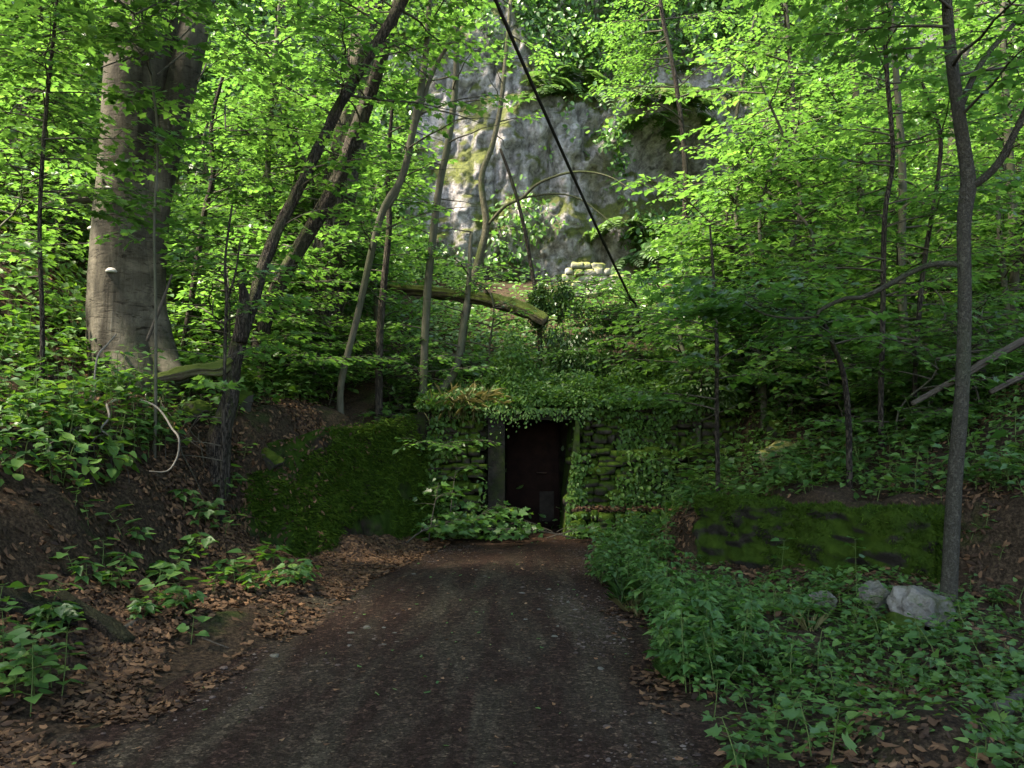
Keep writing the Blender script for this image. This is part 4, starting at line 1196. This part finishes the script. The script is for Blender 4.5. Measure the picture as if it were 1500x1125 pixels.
# black cable
a = P(700, -60, 8.7); b = P(936, 462, 15.6)
t = np.linspace(0, 1, 12)[:, None]
pts = a * (1 - t) + b * t - np.array([0, 0, .10]) * (4 * t * (1 - t))
pts = np.vstack([a + (a - b) * .35, pts, [b[0], b[1] + .02, float(H(b[0], b[1])) - .1]])
mb = MB(); tube(mb, pts, [.023] * len(pts), 10, .5)
tag(mb.build('cable', 'cable', origin=b), 'black cable stretched down across the rock face to the slope above the doorway', 'cable')

# ------------------------------------------------------------------ plants
def herb_proto(name, seed, h, tiers, lsz, tm, mat, per=2, label='', cat='plant', group=''):
    r = np.random.default_rng(seed)
    root = thing(name, label, cat, (0, 0, 0), group)
    st, lv = MB(), MB()
    top = np.array([r.normal(0, .05), r.normal(0, .05), h])
    tube(st, [(0, 0, -.05), top * np.array([.3, .3, .5]), top], [.004, .0035, .002], 4, .1, cap=False)
    q, d = [], []
    for k in range(tiers):
        f = .1 + .9 * (k + 1) / tiers
        c = top * np.array([f * f, f * f, f])
        a0 = k * 1.57 + r.uniform(-.3, .3)
        for j in range(per):
            a = a0 + j * 2 * math.pi / per
            s = .04 + .25 * lsz
            dd = np.array([math.cos(a), math.sin(a), r.uniform(-.05, .45)])
            pe = c + dd * lsz * .6
            tube(st, [c, pe], [.002, .001], 3, .1, cap=False)
            q.append(pe); d.append(dd)
            if tm == 'tri':
                for sg in (-1, 1):
                    aa = a + sg * 1.0
                    q.append(pe); d.append(np.array([math.cos(aa), math.sin(aa), r.uniform(-.25, .1)]))
    q, d = np.array(q), np.array(d)
    N = len(q)
    sz = lsz * r.uniform(.7, 1.2, N)
    leaves(lv, q, d - np.array([0, 0, .12]), np.array([0, 0, 1]) + r.normal(0, .25, (N, 3)), sz, 'point' if tm == 'tri' else tm, 1.15)
    st.build('stem', 'stem', root); lv.build('foliage', mat, root)
    return root

def scatter(protos, pts, seed, smin=.75, smax=1.25, tilt=.12, zoff=0):
    r = np.random.default_rng(seed)
    K = kids_of(); used = [False] * len(protos)
    for (x, y) in pts:
        k = int(r.integers(0, len(protos)))
        z = float(H(x, y)) + zoff
        sc = r.uniform(smin, smax)
        if not used[k]:
            o = protos[k]; o.location = (x, y, z); o.rotation_euler = (r.normal(0, tilt), r.normal(0, tilt), r.uniform(0, 6.28)); o.scale = (sc,) * 3; used[k] = True
        else:
            dup(protos[k], K[protos[k].name], (x, y, z), r.uniform(0, 6.28), sc, tilt=(r.normal(0, tilt), r.normal(0, tilt)))
    for k, u in enumerate(used):
        if not u:
            o = protos[k]
            for c in K.get(o.name, []): bpy.data.objects.remove(c)
            bpy.data.objects.remove(o)

# dense herb clump right of the path
g1 = 'leafy herbs in the bank right of the path'
NP = [herb_proto('herb_plant', 300 + i, [.28, .36, .22, .44][i], [5, 6, 4, 7][i], [.075, .06, .085, .07][i], 'tri', 'herb', 2, 'green woodland herb with three part leaves in the dense clump right of the path', 'plant', g1) for i in range(4)]
r = np.random.default_rng(301)
pts = []
while len(pts) < 250:
    y = r.uniform(5.2, 12.8)
    dx = abs(r.normal(0, .42)) + .05
    x = float(xr(y)) + .02 + .26 * float(fbm(y * 1.1, 4.2, o=3, s=17)) * float(1 - sstep(y, 10.5, 11.5)) + .25 * float(sstep(y, 11, 12.3)) + dx * np.interp(y, [5, 7, 10, 13], [.9, 1.25, 1.2, .7])
    s = (x - 2.2) * WN[0] + (y - 9.7) * WN[1]
    if s > -.1 and x > 2.0: continue
    if x > 1.95 and r.uniform() < .6: continue
    pts.append((x, y))
scatter(NP, pts, 302, .7, 1.25)
g7 = 'plants growing on top of the stone portal'
DP = [herb_proto('ledge_plant', 440 + i, [.3, .45, .22][i], [4, 5, 3][i], [.08, .07, .09][i], ['tri', 'heart', 'maple'][i], 'herb', 2, ['three leaved plant on the overgrown top of the stone portal', 'heart leaved plant on the overgrown top of the stone portal', 'maple seedling on the overgrown top of the stone portal'][i], 'plant', g7) for i in range(3)]
K7 = kids_of(); f7 = [True] * 3
for k in range(110):
    i = k % 3; x_ = r.uniform(-1.5, 4); y_ = r.uniform(13.65, 15.2); c_ = (x_, y_, 2.28); sc_ = r.uniform(.6, 1.3)
    if f7[i]:
        DP[i].location = c_; DP[i].scale = (sc_,) * 3; f7[i] = False
    else:
        dup(DP[i], K7[DP[i].name], c_, r.uniform(0, 6.28), sc_, tilt=(r.normal(.2, .2), r.normal(0, .2)))
# lower plants on the near right ground
g2 = 'low woodland plants at the lower right'
LP = [herb_proto('woodland_plant', 320 + i, [.16, .2, .12, .24][i], [3, 4, 2, 3][i], [.065, .055, .075, .08][i], ['tri', 'heart', 'maple', 'maple'][i], 'herb', [2, 2, 3, 2][i], ['low three leaved woodland plant in the shady lower right', 'low heart leaved woodland plant in the shady lower right', 'flat ground hugging maple leaved woodland plant in the shady lower right', 'taller lobed leaved woodland plant in the shady lower right'][i], 'plant', g2) for i in range(4)]
pts = []
while len(pts) < 270:
    y = r.uniform(3.6, 8.8); x = r.uniform(.9, .68 * y + .3)
    s = (x - 2.2) * WN[0] + (y - 9.7) * WN[1]
    if s > (-.8 if x < 3.7 else -.45) and x < 4.15: continue
    if x < float(xr(y)) + .12 + r.uniform(0, .3): continue
    if fbm(x * 1.3, y * 1.3, o=3, s=15) + r.normal(0, .25) < -.12: continue
    pts.append((x, y))
scatter(LP, pts, 303, .7, 1.3)
# slope behind the low wall
g3 = 'seedlings on the right slope behind the low wall'
SP = [herb_proto('seedling', 340 + i, [.25, .35, .45][i], [3, 4, 4][i], [.095, .085, .10][i], ['tri', 'heart', 'maple'][i], 'herb', 2, ['three leaved seedling on the litter of the right slope', 'heart leaved seedling on the litter of the right slope', 'maple seedling on the litter of the right slope'][i], 'plant', g3) for i in range(3)]
pts = []
while len(pts) < 280:
    y = r.uniform(7.5, 15); x = r.uniform(2.0, .66 * y)
    s = (x - 2.2) * WN[0] + (y - 9.7) * WN[1]
    if (s < .45 and x < 4.15) or x < float(xr(y)) + .9: continue
    if fbm(x * .9, y * .9, o=3, s=19) + r.normal(0, .3) < -.15: continue
    pts.append((x, y))
scatter(SP, pts, 304, .7, 1.4)
# left bank top plants
g4 = 'plants on top of the left bank'
BP = [herb_proto('bank_plant', 360 + i, [.35, .5, .3][i], [4, 5, 3][i], [.095, .085, .10][i], ['tri', 'heart', 'maple'][i], 'herb', 2, ['three leaved plant on top of the left earth bank', 'heart leaved plant on top of the left earth bank', 'maple seedling on top of the left earth bank'][i], 'plant', g4) for i in range(3)]
pts = []
while len(pts) < 270:
    y = r.uniform(5.5, 13); x = r.uniform(-.67 * y, -2.6)
    dl = float(xl(y)) - x
    if dl < 2.1: continue
    if y > 9.5 and dl > 4.5: continue
    if fbm(x * .8, y * .8, o=3, s=23) + r.normal(0, .3) < -.2: continue
    pts.append((x, y))
scatter(BP, pts, 305, .7, 1.35)
# scattered seedlings on the litter slope, left
g5 = 'seedlings on the leaf litter left of the path'
QP = [herb_proto('seedling', 380 + i, [.16, .22][i], [2, 3][i], [.11, .1][i], ['tri', 'heart'][i], 'herb', [3, 2][i], ['flat three leaved seedling on the litter left of the path', 'heart leaved seedling on the litter left of the path'][i], 'plant', g5) for i in range(2)]
pts = []
for (px, py) in ((290, 830), (250, 850), (230, 850), (380, 830), (375, 870), (350, 850), (330, 850), (250, 900), (200, 910), (180, 870), (150, 830), (270, 745), (330, 720), (440, 860), (455, 850), (420, 865), (130, 775), (85, 925), (70, 930), (95, 940), (230, 890), (270, 900), (320, 780), (300, 775), (520, 775), (345, 715), (400, 740), (110, 850), (310, 870), (205, 800)):
    g = PG(px, py); pts += [(g[0], g[1]), (g[0] + r.normal(0, .12), g[1] + r.normal(0, .12))]
scatter(QP, pts, 306, .7, 1.3)
# big leaved bush bottom left
g6 = 'broad leaved clump in the lower left corner'
CP = [herb_proto('broad_leaved_plant', 395 + i, [.3, .4][i], 5, .085, 'heart', 'herb', 3, ['broad leaved green plant in the lower left corner clump', 'tall broad leaved green plant in the lower left corner clump'][i], 'plant', g6) for i in range(2)]
pts = []
for (px, py) in ((5, 990), (30, 1000), (50, 1020), (20, 1030), (75, 1010), (90, 1030), (0, 1045), (45, 1050), (-20, 1010), (-10, 960)):
    g = PG(px, py); pts.append((g[0], g[1]))
scatter(CP, pts, 307, .8, 1.1)
# grass tufts and dead stalks in the verge
def tuft_proto(seed, mat, n, L, label):
    rr = np.random.default_rng(seed)
    root = thing('grass_tuft', label, 'grass', (0, 0, 0), 'grass tufts in the right verge')
    lv = MB(); a = rr.uniform(0, 6.283, n); q = np.stack([np.cos(a), np.sin(a), 0 * a], -1) * rr.uniform(0, .05, (n, 1))
    d = np.stack([np.cos(a), np.sin(a), rr.uniform(.5, 2.2, n)], -1)
    leaves(lv, q, d, np.stack([-np.cos(a), -np.sin(a), 0 * a + .6], -1), L * rr.uniform(.5, 1.2, n), 'blade', .32)
    lv.build('blades', mat, root)
    return root
GP = [tuft_proto(451, 'herb', 46, .24, 'green grass tuft in the verge right of the path'), tuft_proto(452, 'drygrass', 30, .2, 'withered pale grass tuft in the verge right of the path')]
pts = []
while len(pts) < 24:
    y = r.uniform(5.6, 11); x = float(xr(y)) + r.uniform(.0, 1.8) * (.4 if y > 8 else 1)
    if (x - 2.2) * WN[0] + (y - 9.7) * WN[1] > -.3: continue
    pts.append((x, y))
scatter(GP, pts, 309, .5, 1.1, .1)
# tall single herbs in front of the low wall
TP = [herb_proto('tall_herb', 410, .7, 7, .085, 'heart', 'herb', 2, 'tall single herb standing before the moss covered low wall', 'plant', 'tall herbs before the low wall')]
pts = [tuple(PG(a, b)[:2]) for a, b in ((1140, 900), (1255, 895), (930, 800), (975, 815))]
scatter(TP, pts, 308, .8, 1.1, .06)

# ferns on the cliff ledges
def fern_proto(seed, nf=9, L=.7):
    r = np.random.default_rng(seed)
    root = thing('fern', 'drooping pale green fern on a ledge of the rock face', 'fern', (0, 0, 0), 'ferns on the rock face')
    st, lv = MB(), MB()
    for k in range(nf):
        a = r.uniform(0, 6.283); d = np.array([math.cos(a), math.sin(a), 0]); sd = np.array([-d[1], d[0], 0])
        t = np.linspace(0, 1, 18); l = L * r.uniform(.7, 1.1)
        p = d[None] * (l * t)[:, None] + np.array([0, 0, 1])[None] * (l * (.75 * t - 1.0 * t * t))[:, None]
        tube(st, p[::4], [.005, .004, .003, .002, .001][:len(p[::4])], 3, .3, cap=False)
        for s in (-1, 1):
            q = p[2:]; tq = t[2:]
            leaves(lv, q, sd[None] * s + d[None] * .35 + np.array([0, 0, -.25])[None] + r.normal(0, .08, (len(q), 3)), np.array([0, 0, 1])[None] + d[None] * .5 * tq[:, None] + r.normal(0, .1, (len(q), 3)), .22 * L * np.sin(.35 + 2.6 * tq) + .02, 'oval', .62)
    st.build('stem', 'stem', root); lv.build('fronds', 'fern', root)
    return root
FP = [fern_proto(430), fern_proto(431, 11, .85)]
FP[1]['label'] = 'large drooping pale green fern on a ledge of the rock face'
K = kids_of(); r = np.random.default_rng(432)
first = [True, True]
spots = [(960, 150), (985, 140), (1010, 150), (1035, 145), (1060, 155), (1020, 165), (990, 165), (950, 190), (965, 205), (940, 140), (880, 140), (830, 130), (800, 135), (790, 145), (850, 125), (1065, 140), (720, 470), (740, 440), (560, 240), (1000, 110), (900, 340), (930, 380), (870, 400), (650, 400), (940, 350), (970, 360)]
for (px, py) in spots:
    # find the rock face along the view ray
    d = ray(px, py); yy = np.arange(19, 28, .02); q = EYE + d[None] * (yy / d[1])[:, None]
    hit = np.nonzero(q[:, 1] >= cliff_y(q[:, 0], q[:, 2]))[0]
    c = q[hit[0]] if len(hit) else q[-1]
    k = int(r.integers(0, 2)); sc = r.uniform(1.0, 1.6)
    if first[k]:
        FP[k].location = c; FP[k].scale = (sc,) * 3; first[k] = False
    else:
        dup(FP[k], K[FP[k].name], c, r.uniform(0, 6.28), sc, tilt=(r.uniform(.2, .6), 0))

# cut leafy branches lying before the doorway
def leafy_branch(label, a, b, seed, lsz=.13, n=9):
    r = np.random.default_rng(seed)
    a, b = np.array(a, float), np.array(b, float)
    root = thing('leafy_branch', label, 'branch', a, 'cut leafy branches by the doorway')
    tw, lv = MB(), MB()
    t = np.linspace(0, 1, 6)
    pts = a[None] * (1 - t)[:, None] + b[None] * t[:, None] + np.array([0, 0, .1])[None] * np.sin(t * 3.14)[:, None]
    tube(tw, pts, .012 * (1 - .8 * t), 5, .2)
    L = np.linalg.norm(b - a)
    for k in range(n):
        u = r.uniform(.1, 1)
        s = a * (1 - u) + b * u + np.array([0, 0, .08])
        d = nrm(b - a)
        az = math.atan2(d[1], d[0]) + r.uniform(-1.3, 1.3)
        branch_spray(tw, lv, r, s, az, L * r.uniform(.3, .5), R(r.uniform(5, 45)), .006, lsz, 'maple', .9, .9, keep=False, flat=.55, leafjit=.03)
    tw.build('branch', 'twig_bark', root, origin=a); lv.build('foliage', 'herb', root, origin=a)
def pg(px, py, dz=0):
    q = PG(px, py); return q + np.array([0, 0, dz])
leafy_branch('cut leafy maple branch lying across the path end below the door', (1.0, 12.75, .06), (-.75, 12.7, .16), 501, n=13)
leafy_branch('cut leafy branch lying right of the door below the mossy stones', (.55, 12.85, .05), (1.95, 12.8, .18), 502, n=9)
leafy_branch('leafy branch heaped at the lower left corner of the doorway', (-1.1, 12.5, .05), (-.35, 13.1, .4), 503, n=12)
leafy_branch('leafy maple shoot leaning up the sloping wall left of the doorway', (-1.0, 12.75, .1), (-.9, 13.1, 1.2), 504, n=8)
leafy_branch('second leafy shoot leaning up the sloping wall nearer the path', (-1.25, 12.2, .1), (-1.15, 12.6, .8), 505, n=7)
leafy_branch('low leafy branch at the foot of the sloping wall', (-1.55, 11.9, .1), (-.95, 12.3, .3), 506, n=9)

# dark bush above the doorway
def bush(name, label, centers, n, seed, lsz, tm, mat, cat='bush'):
    r = np.random.default_rng(seed)
    base = np.array([centers[0][0][0], centers[0][0][1], float(H(centers[0][0][0], centers[0][0][1]))])
    root = thing(name, label, cat, base)
    tw, lv = MB(), MB()
    for c, rad in centers:
        c = np.array(c, float); rad = np.array(rad, float)
        for k in range(6):
            e = c + rdir(r, 1)[0] * rad * r.uniform(.6, 1.0)
            mid = (base + e) / 2 + r.normal(0, .15, 3)
            tube(tw, [base, mid, e], [.011, .007, .002], 4, .3, cap=False)
        m = n // len(centers)
        q = c + rdir(r, m) * rad * (r.uniform(0, 1, (m, 1)) ** .45)
        kk = fbm(q[:, 0] * 2.6, q[:, 1] * 2.6, q[:, 2] * 2.6, 3, seed) > -.12
        q = q[kk]; m = len(q)
        leaves(lv, q, (q - c) / rad + r.normal(0, .5, (m, 3)) - np.array([0, 0, .6]), np.array([0, 0, 1]) + r.normal(0, .5, (m, 3)), lsz * r.uniform(.7, 1.3, m), tm, .8)
    tw.build('stems', 'twig_bark', root, origin=base); lv.build('foliage', mat, root, origin=base)
bush('dark_bush', 'dense dark green ivy bush hanging on the slope above the doorway', [(P(830, 480, 15.6), (.75, .5, .6)), (P(855, 540, 15.1), (.75, .4, .5)), (P(800, 450, 15.7), (.4, .35, .4)), (P(815, 425, 15.7), (.35, .3, .3))], 15000, 510, .075, 'oval', 'ivy')
bush('dark_bush', 'smaller dark bush at the right of the slope under the cable end', [(P(915, 470, 16.2), (.8, .5, .35)), (P(1000, 480, 15.8), (.7, .5, .35))], 7000, 511, .08, 'oval', 'ivy')
bush('dark_bush', 'dark drooping bush right of the stone portal under the young maples', [(P(1110, 500, 13.8), (.9, .6, .6)), (P(1040, 560, 13.6), (.7, .5, .5)), (P(1160, 560, 13.2), (.6, .4, .3))], 9000, 512, .08, 'oval', 'ivy')

# ------------------------------------------------------------------ stuff: litter, ground cover, ivy, cliff foliage, pebbles
def slope_normal(x, y):
    e = .08
    return nrm(np.stack([-(H(x + e, y) - H(x - e, y)) / (2 * e), -(H(x, y + e) - H(x, y - e)) / (2 * e), np.ones_like(x)], -1))

def ground_stuff(name, label, cat, x, y, lo, hi, size, tm, mat, seed, flat=.35, lie=False, wm=1.0):
    r = np.random.default_rng(seed)
    N = len(x)
    nn = slope_normal(x, y)
    q = np.stack([x, y, H(x, y)], -1) + nn * r.uniform(lo, hi, (N, 1))
    up = (nn if lie else nn * .5 + np.array([0, 0, .7])) + r.normal(0, flat, (N, 3))
    d = rdir(r, N); d = d - nn * (d * nn).sum(1, keepdims=True)
    mb = MB(); sz = r.uniform(size[0], size[1], N)
    if tm == 'curl':
        h_ = r.uniform(0, 1, N) < .45
        leaves(mb, q[h_], d[h_], up[h_], sz[h_], 'curl2', wm); q, d, up, sz = q[~h_], d[~h_], up[~h_], sz[~h_]
    leaves(mb, q, d, up, sz, tm, wm)
    return tag(mb.build(name, mat), label, cat, kind='stuff')

r = np.random.default_rng(600)
# litter left
N = 120000
y = r.uniform(2.8, 13.4, N); d = np.abs(r.normal(.75, .75, N)) - .12
x = xl(y) - d
nz = fbm(x * 1.3, y * 1.3, o=3, s=44)
k = (nz + r.normal(0, .25, N) + np.clip(1.1 - d, -1, .6) * .6 > -.02) & (r.uniform(0, 1, N) < np.interp(d, [-.3, 0, .25, 1.4, 2.2, 3], [.05, .3, 1, .95, .6, .4]))
x1, y1 = x[k], y[k]
N = 60000
y = r.uniform(3.2, 15, N); x = r.uniform(.8, 9.5, N)
nz = fbm(x * 1.1, y * 1.1, o=3, s=46)
k = (x > xr(y) - .1) & (nz + r.normal(0, .3, N) > .08)
x1 = np.concatenate([x1, x[k]]); y1 = np.concatenate([y1, y[k]])
N = 9000
y = r.uniform(5.5, 13, N); x = r.uniform(-9, -3, N)
x1 = np.concatenate([x1, x]); y1 = np.concatenate([y1, y])
ground_stuff('leaf_litter', 'brown dry leaf litter strewn over the banks beside the path', 'leaf litter', x1, y1,   .004, .035, (.018, .078), 'curl', 'litter', 601, .45, True)
# a few green and brown leaves blown on the path
N = 110
y = r.uniform(3, 13, N); x = xl(y) + (xr(y) - xl(y)) * r.uniform(0, 1, N)
ground_stuff('blown_leaves', 'small leaves and scraps scattered over the path', 'leaves', x, y, .024, .034, (.015, .045), 'curl', 'herb', 602, .3, True)
N = 700
y = r.uniform(3, 13, N); x = xl(y) + (xr(y) - xl(y)) * r.uniform(0, 1, N)
ground_stuff('leaf_scraps', 'small brown leaf scraps and bits trodden into the path', 'leaf scraps', x, y, .02, .026, (.01, .04), 'curl', 'litter', 603, .2, True)
# pebbles
def pebbles():
    r = np.random.default_rng(610)
    mb = MB()
    base = np.array([(math.cos(a) * math.cos(b), math.sin(a) * math.cos(b), math.sin(b)) for b in (-.9, 0, .7) for a in np.linspace(0, 6.283, 7)[:-1]] + [(0, 0, .95)])
    q = []
    for j in range(2):
        for i in range(6):
            q.append([j * 6 + i, j * 6 + (i + 1) % 6, (j + 1) * 6 + (i + 1) % 6, (j + 1) * 6 + i])
    tr = [[12 + i, 12 + (i + 1) % 6, 18] for i in range(6)]
    N = 26000
    y = 2.8 + 10.4 * r.uniform(0, 1, N) ** 1.2; x = xl(y) + (xr(y) - xl(y)) * r.uniform(-.02, 1.02, N)
    den = fbm(x * .9, y * .7, o=3, s=66) + r.normal(0, .35, N) > .05
    x, y = x[den], y[den]; N = len(x)
    s = .003 + .008 * r.exponential(.42, N); s = np.minimum(s, .045)
    v = base[None] * np.stack([s * r.uniform(.8, 1.5, N), s * r.uniform(.8, 1.4, N), s * r.uniform(.3, .55, N)], -1)[:, None] * (1 + r.normal(0, .13, (N, len(base), 1)))
    v = v + np.stack([x, y, H(x, y) + .016], -1)[:, None]
    fl = np.concatenate([np.array(q).ravel(), np.array(tr).ravel()]); fs = np.array([4] * 12 + [3] * 6)
    l = (np.arange(N)[:, None] * len(base) + fl[None]).ravel()
    mb.add(v.reshape(-1, 3), l, np.tile(fs, N))
    tag(mb.build('gravel', 'pebble', smooth=False), 'fine gravel and pale chips strewn over the dark path', 'gravel', kind='stuff')
pebbles()
# larger pale stones on the path: each one is a thing
for i, (px, py, wd) in enumerate(((537, 923, 13), (515, 930, 10), (562, 923, 9), (578, 931, 8), (563, 948, 8), (612, 940, 7), (512, 949, 8), (770, 911, 9), (817, 921, 9), (812, 936, 10), (803, 866, 8), (790, 896, 9), (842, 896, 7), (764, 872, 9), (832, 885, 7), (697, 838, 7), (712, 847, 7), (880, 983, 13), (403, 964, 14), (607, 843, 6), (640, 950, 6), (775, 968, 6), (900, 940, 6), (850, 1090, 8), (560, 1010, 6))):
    g = PG(px, py); s = wd * g[1] / F / 2
    mb = MB(); rock_mesh(mb, (g[0], g[1], float(H(g[0], g[1])) + .014 + s * .1), (s * (1 + .3 * math.sin(i * 2.1)), s * (1 + .3 * math.cos(i * 1.3)), s * .42), 700 + i, 3, 8, .2)
    tag(mb.build('path_stone', 'pale_rock', origin=g, smooth=False), 'pale flat stone chip lying on the dark path', 'stone', 'pale stone chips on the path')

# ground cover
N = 52000
y = r.uniform(14.3, 23, N); x = r.uniform(-.68, .68, N) * y
nz = fbm(x * .5, y * .5, o=3, s=81)
k = nz + r.normal(0, .3, N) > -.35
ground_stuff('ground_cover', 'dense green ground cover on the slope between the doorway and the cliff', 'ground cover', x[k], y[k], .02, .5, (.07, .16), 'oval', 'far', 620, .5)
N = 22000
y = r.uniform(6.0, 15, N); x = r.uniform(2.3, 10, N)
s = (x - 2.2) * WN[0] + (y - 9.7) * WN[1]
k = ((s > .42) | (x > 4.2)) & (x > xr(y) + .9) & (fbm(x * .8, y * .8, o=3, s=83) + r.normal(0, .3, N) > -.15)
ground_stuff('ground_cover', 'low green ground cover on the shady right slope', 'ground cover', x[k], y[k], .02, .25, (.035, .09), 'heart', 'cover', 621, .4)
N = 14000
y = r.uniform(5, 14.5, N); x = r.uniform(-10, -2.4, N)
k = (xl(y) - x > 2.05) & (fbm(x * .8, y * .8, o=3, s=85) + r.normal(0, .3, N) > -.1)
ground_stuff('ground_cover', 'low green ground cover on top of the left bank', 'ground cover', x[k], y[k], .02, .3, (.06, .14), 'heart', 'cover', 622, .4)
N = 13000
y = r.uniform(3.4, 8.8, N); x = r.uniform(1.0, 6, N); s = (x - 2.2) * WN[0] + (y - 9.7) * WN[1]
k = (s < -.2) & (x > xr(y) + .15) & (fbm(x * 1.1, y * 1.1, o=3, s=87) + r.normal(0, .25, N) > -.05)
ground_stuff('ground_cover', 'creeping green ground cover among the herbs at the lower right', 'ground cover', x[k], y[k], .01, .13, (.025, .075), 'heart', 'cover', 623, .4)

# ivy and moss tufts on the portal
mb = MB(); N = 15000
x = r.uniform(-1.5, 4, N); z = r.uniform(0, 2.5, N)
fy = np.where(z < .42, 13.16, np.where(z < 1.42, 13.42, 13.70)) - .06
nz = fbm(x * 1.4, z * 1.7, o=3, s=91) + .55 * np.exp(-((z - 2.15) / .3) ** 2) + .3 * np.exp(-((z - 1.5) / .12) ** 2)
k = (nz + r.normal(0, .25, N) > .06) & ~((x > -.42) & (x < open_right(z)) & (z < 1.98))
x, z, fy = x[k], z[k], fy[k]; N = len(x)
q = np.stack([x, fy - r.uniform(0, .12, N), z], -1)
leaves(mb, q, np.array([0, -.5, -.6]) + r.normal(0, .5, (N, 3)), np.array([0, -.7, .7]) + r.normal(0, .45, (N, 3)), r.uniform(.03, .085, N), 'heart')
N = 26000
x = r.uniform(-1.6, 4, N); y = r.uniform(13.4, 14.9, N); z = 2.24 + (.22 + .5 * np.clip(fbm(x * 1.2, y * 1.2, o=3, s=99) + .35, 0, 1.4)) * (y - 13.25) * r.uniform(.2, 1, N) - .25 * np.clip(13.75 - y, 0, 1)
q = np.stack([x, y, z], -1)
leaves(mb, q, rdir(r, N) - np.array([0, .6, .5]), np.array([0, -.3, 1]) + r.normal(0, .4, (N, 3)), r.uniform(.05, .11, N), 'oval')
N = 620
x = r.uniform(-.6, 1.35, N); z = 2.14 - np.abs(r.normal(0, .06, N)) * (1 + 1.9 * np.clip(vn(x * 3.5, x * 0, s=4), -.5, 1))
q = np.stack([x, 13.40 - r.uniform(0, .08, N), z], -1)
leaves(mb, q, np.array([0, -.4, -.8]) + r.normal(0, .4, (N, 3)), np.array([0, -.7, .6]) + r.normal(0, .35, (N, 3)), r.uniform(.025, .07, N), 'oval')
tag(mb.build('ivy_leaves', 'cover'), 'small green ivy leaves creeping over the stone portal', 'ivy', kind='stuff')
# dry leaves caught on the ledges
mb2 = MB(); N = 1500
x = r.uniform(1.0, 4, N); t_ = r.integers(0, 2, N)
q = np.stack([x, np.where(t_ == 0, 13.25, 13.55) + r.uniform(-.04, .1, N), np.where(t_ == 0, .46, 1.47) + r.uniform(-.02, .05, N)], -1)
q = q[fbm(x * 1.7, t_ * 3.0, o=2, s=97) > -.2]; N = len(q)
leaves(mb2, q, rdir(r, N) * np.array([1, .6, .3]) - np.array([0, .3, .1]), np.array([0, -.4, 1]) + r.normal(0, .4, (N, 3)), r.uniform(.04, .08, N), 'curl')
tag(mb2.build('leaf_litter', 'litter'), 'dry leaves caught on the ledges of the stone portal wall', 'leaf litter', kind='stuff')
# dry grass tuft left of the portal top
mb = MB(); N = 380
c = P(680, 590, 13.7)
q = c + r.normal(0, 1, (N, 3)) * np.array([.28, .15, .08])
leaves(mb, q, np.array([.5, -.5, -.1]) + r.normal(0, .5, (N, 3)), np.array([0, 0, 1]) + r.normal(0, .3, (N, 3)), r.uniform(.2, .4, N), 'blade')
tag(mb.build('grass', 'drygrass'), 'pale dry grass tuft hanging over the left of the portal top', 'grass', kind='stuff')

# foliage clinging to the cliff
mb = MB(); N = 120000
x = r.uniform(-16, 16, N); z = r.uniform(4.5, 18.5, N); y = cliff_y(x, z)
q = np.stack([x, y, z], -1)
nz = fbm(x * .45, z * .5, o=4, s=95)
kp = keep_prob(q)
dark = np.exp(-((x - 5.5) / 1.3) ** 2 - ((z - 9.4) / 1.3) ** 2)
k = nz * .75 + r.normal(0, .2, N) + (kp - .72) * 1.25 - dark > -.19
q = q[k]; N = len(q)
q = q - np.array([0, 1, 0]) * (r.uniform(0, 1, (N, 1)) ** 1.6 * .9)
leaves(mb, q, np.array([0, -.6, -.5]) + r.normal(0, .6, (N, 3)), np.array([0, -.4, .9]) + r.normal(0, .4, (N, 3)), r.uniform(.1, .24, N), 'oval')
tag(mb.build('cliff_foliage', 'far'), 'leafy undergrowth clinging to the ledges and sides of the rock face', 'undergrowth', kind='stuff')
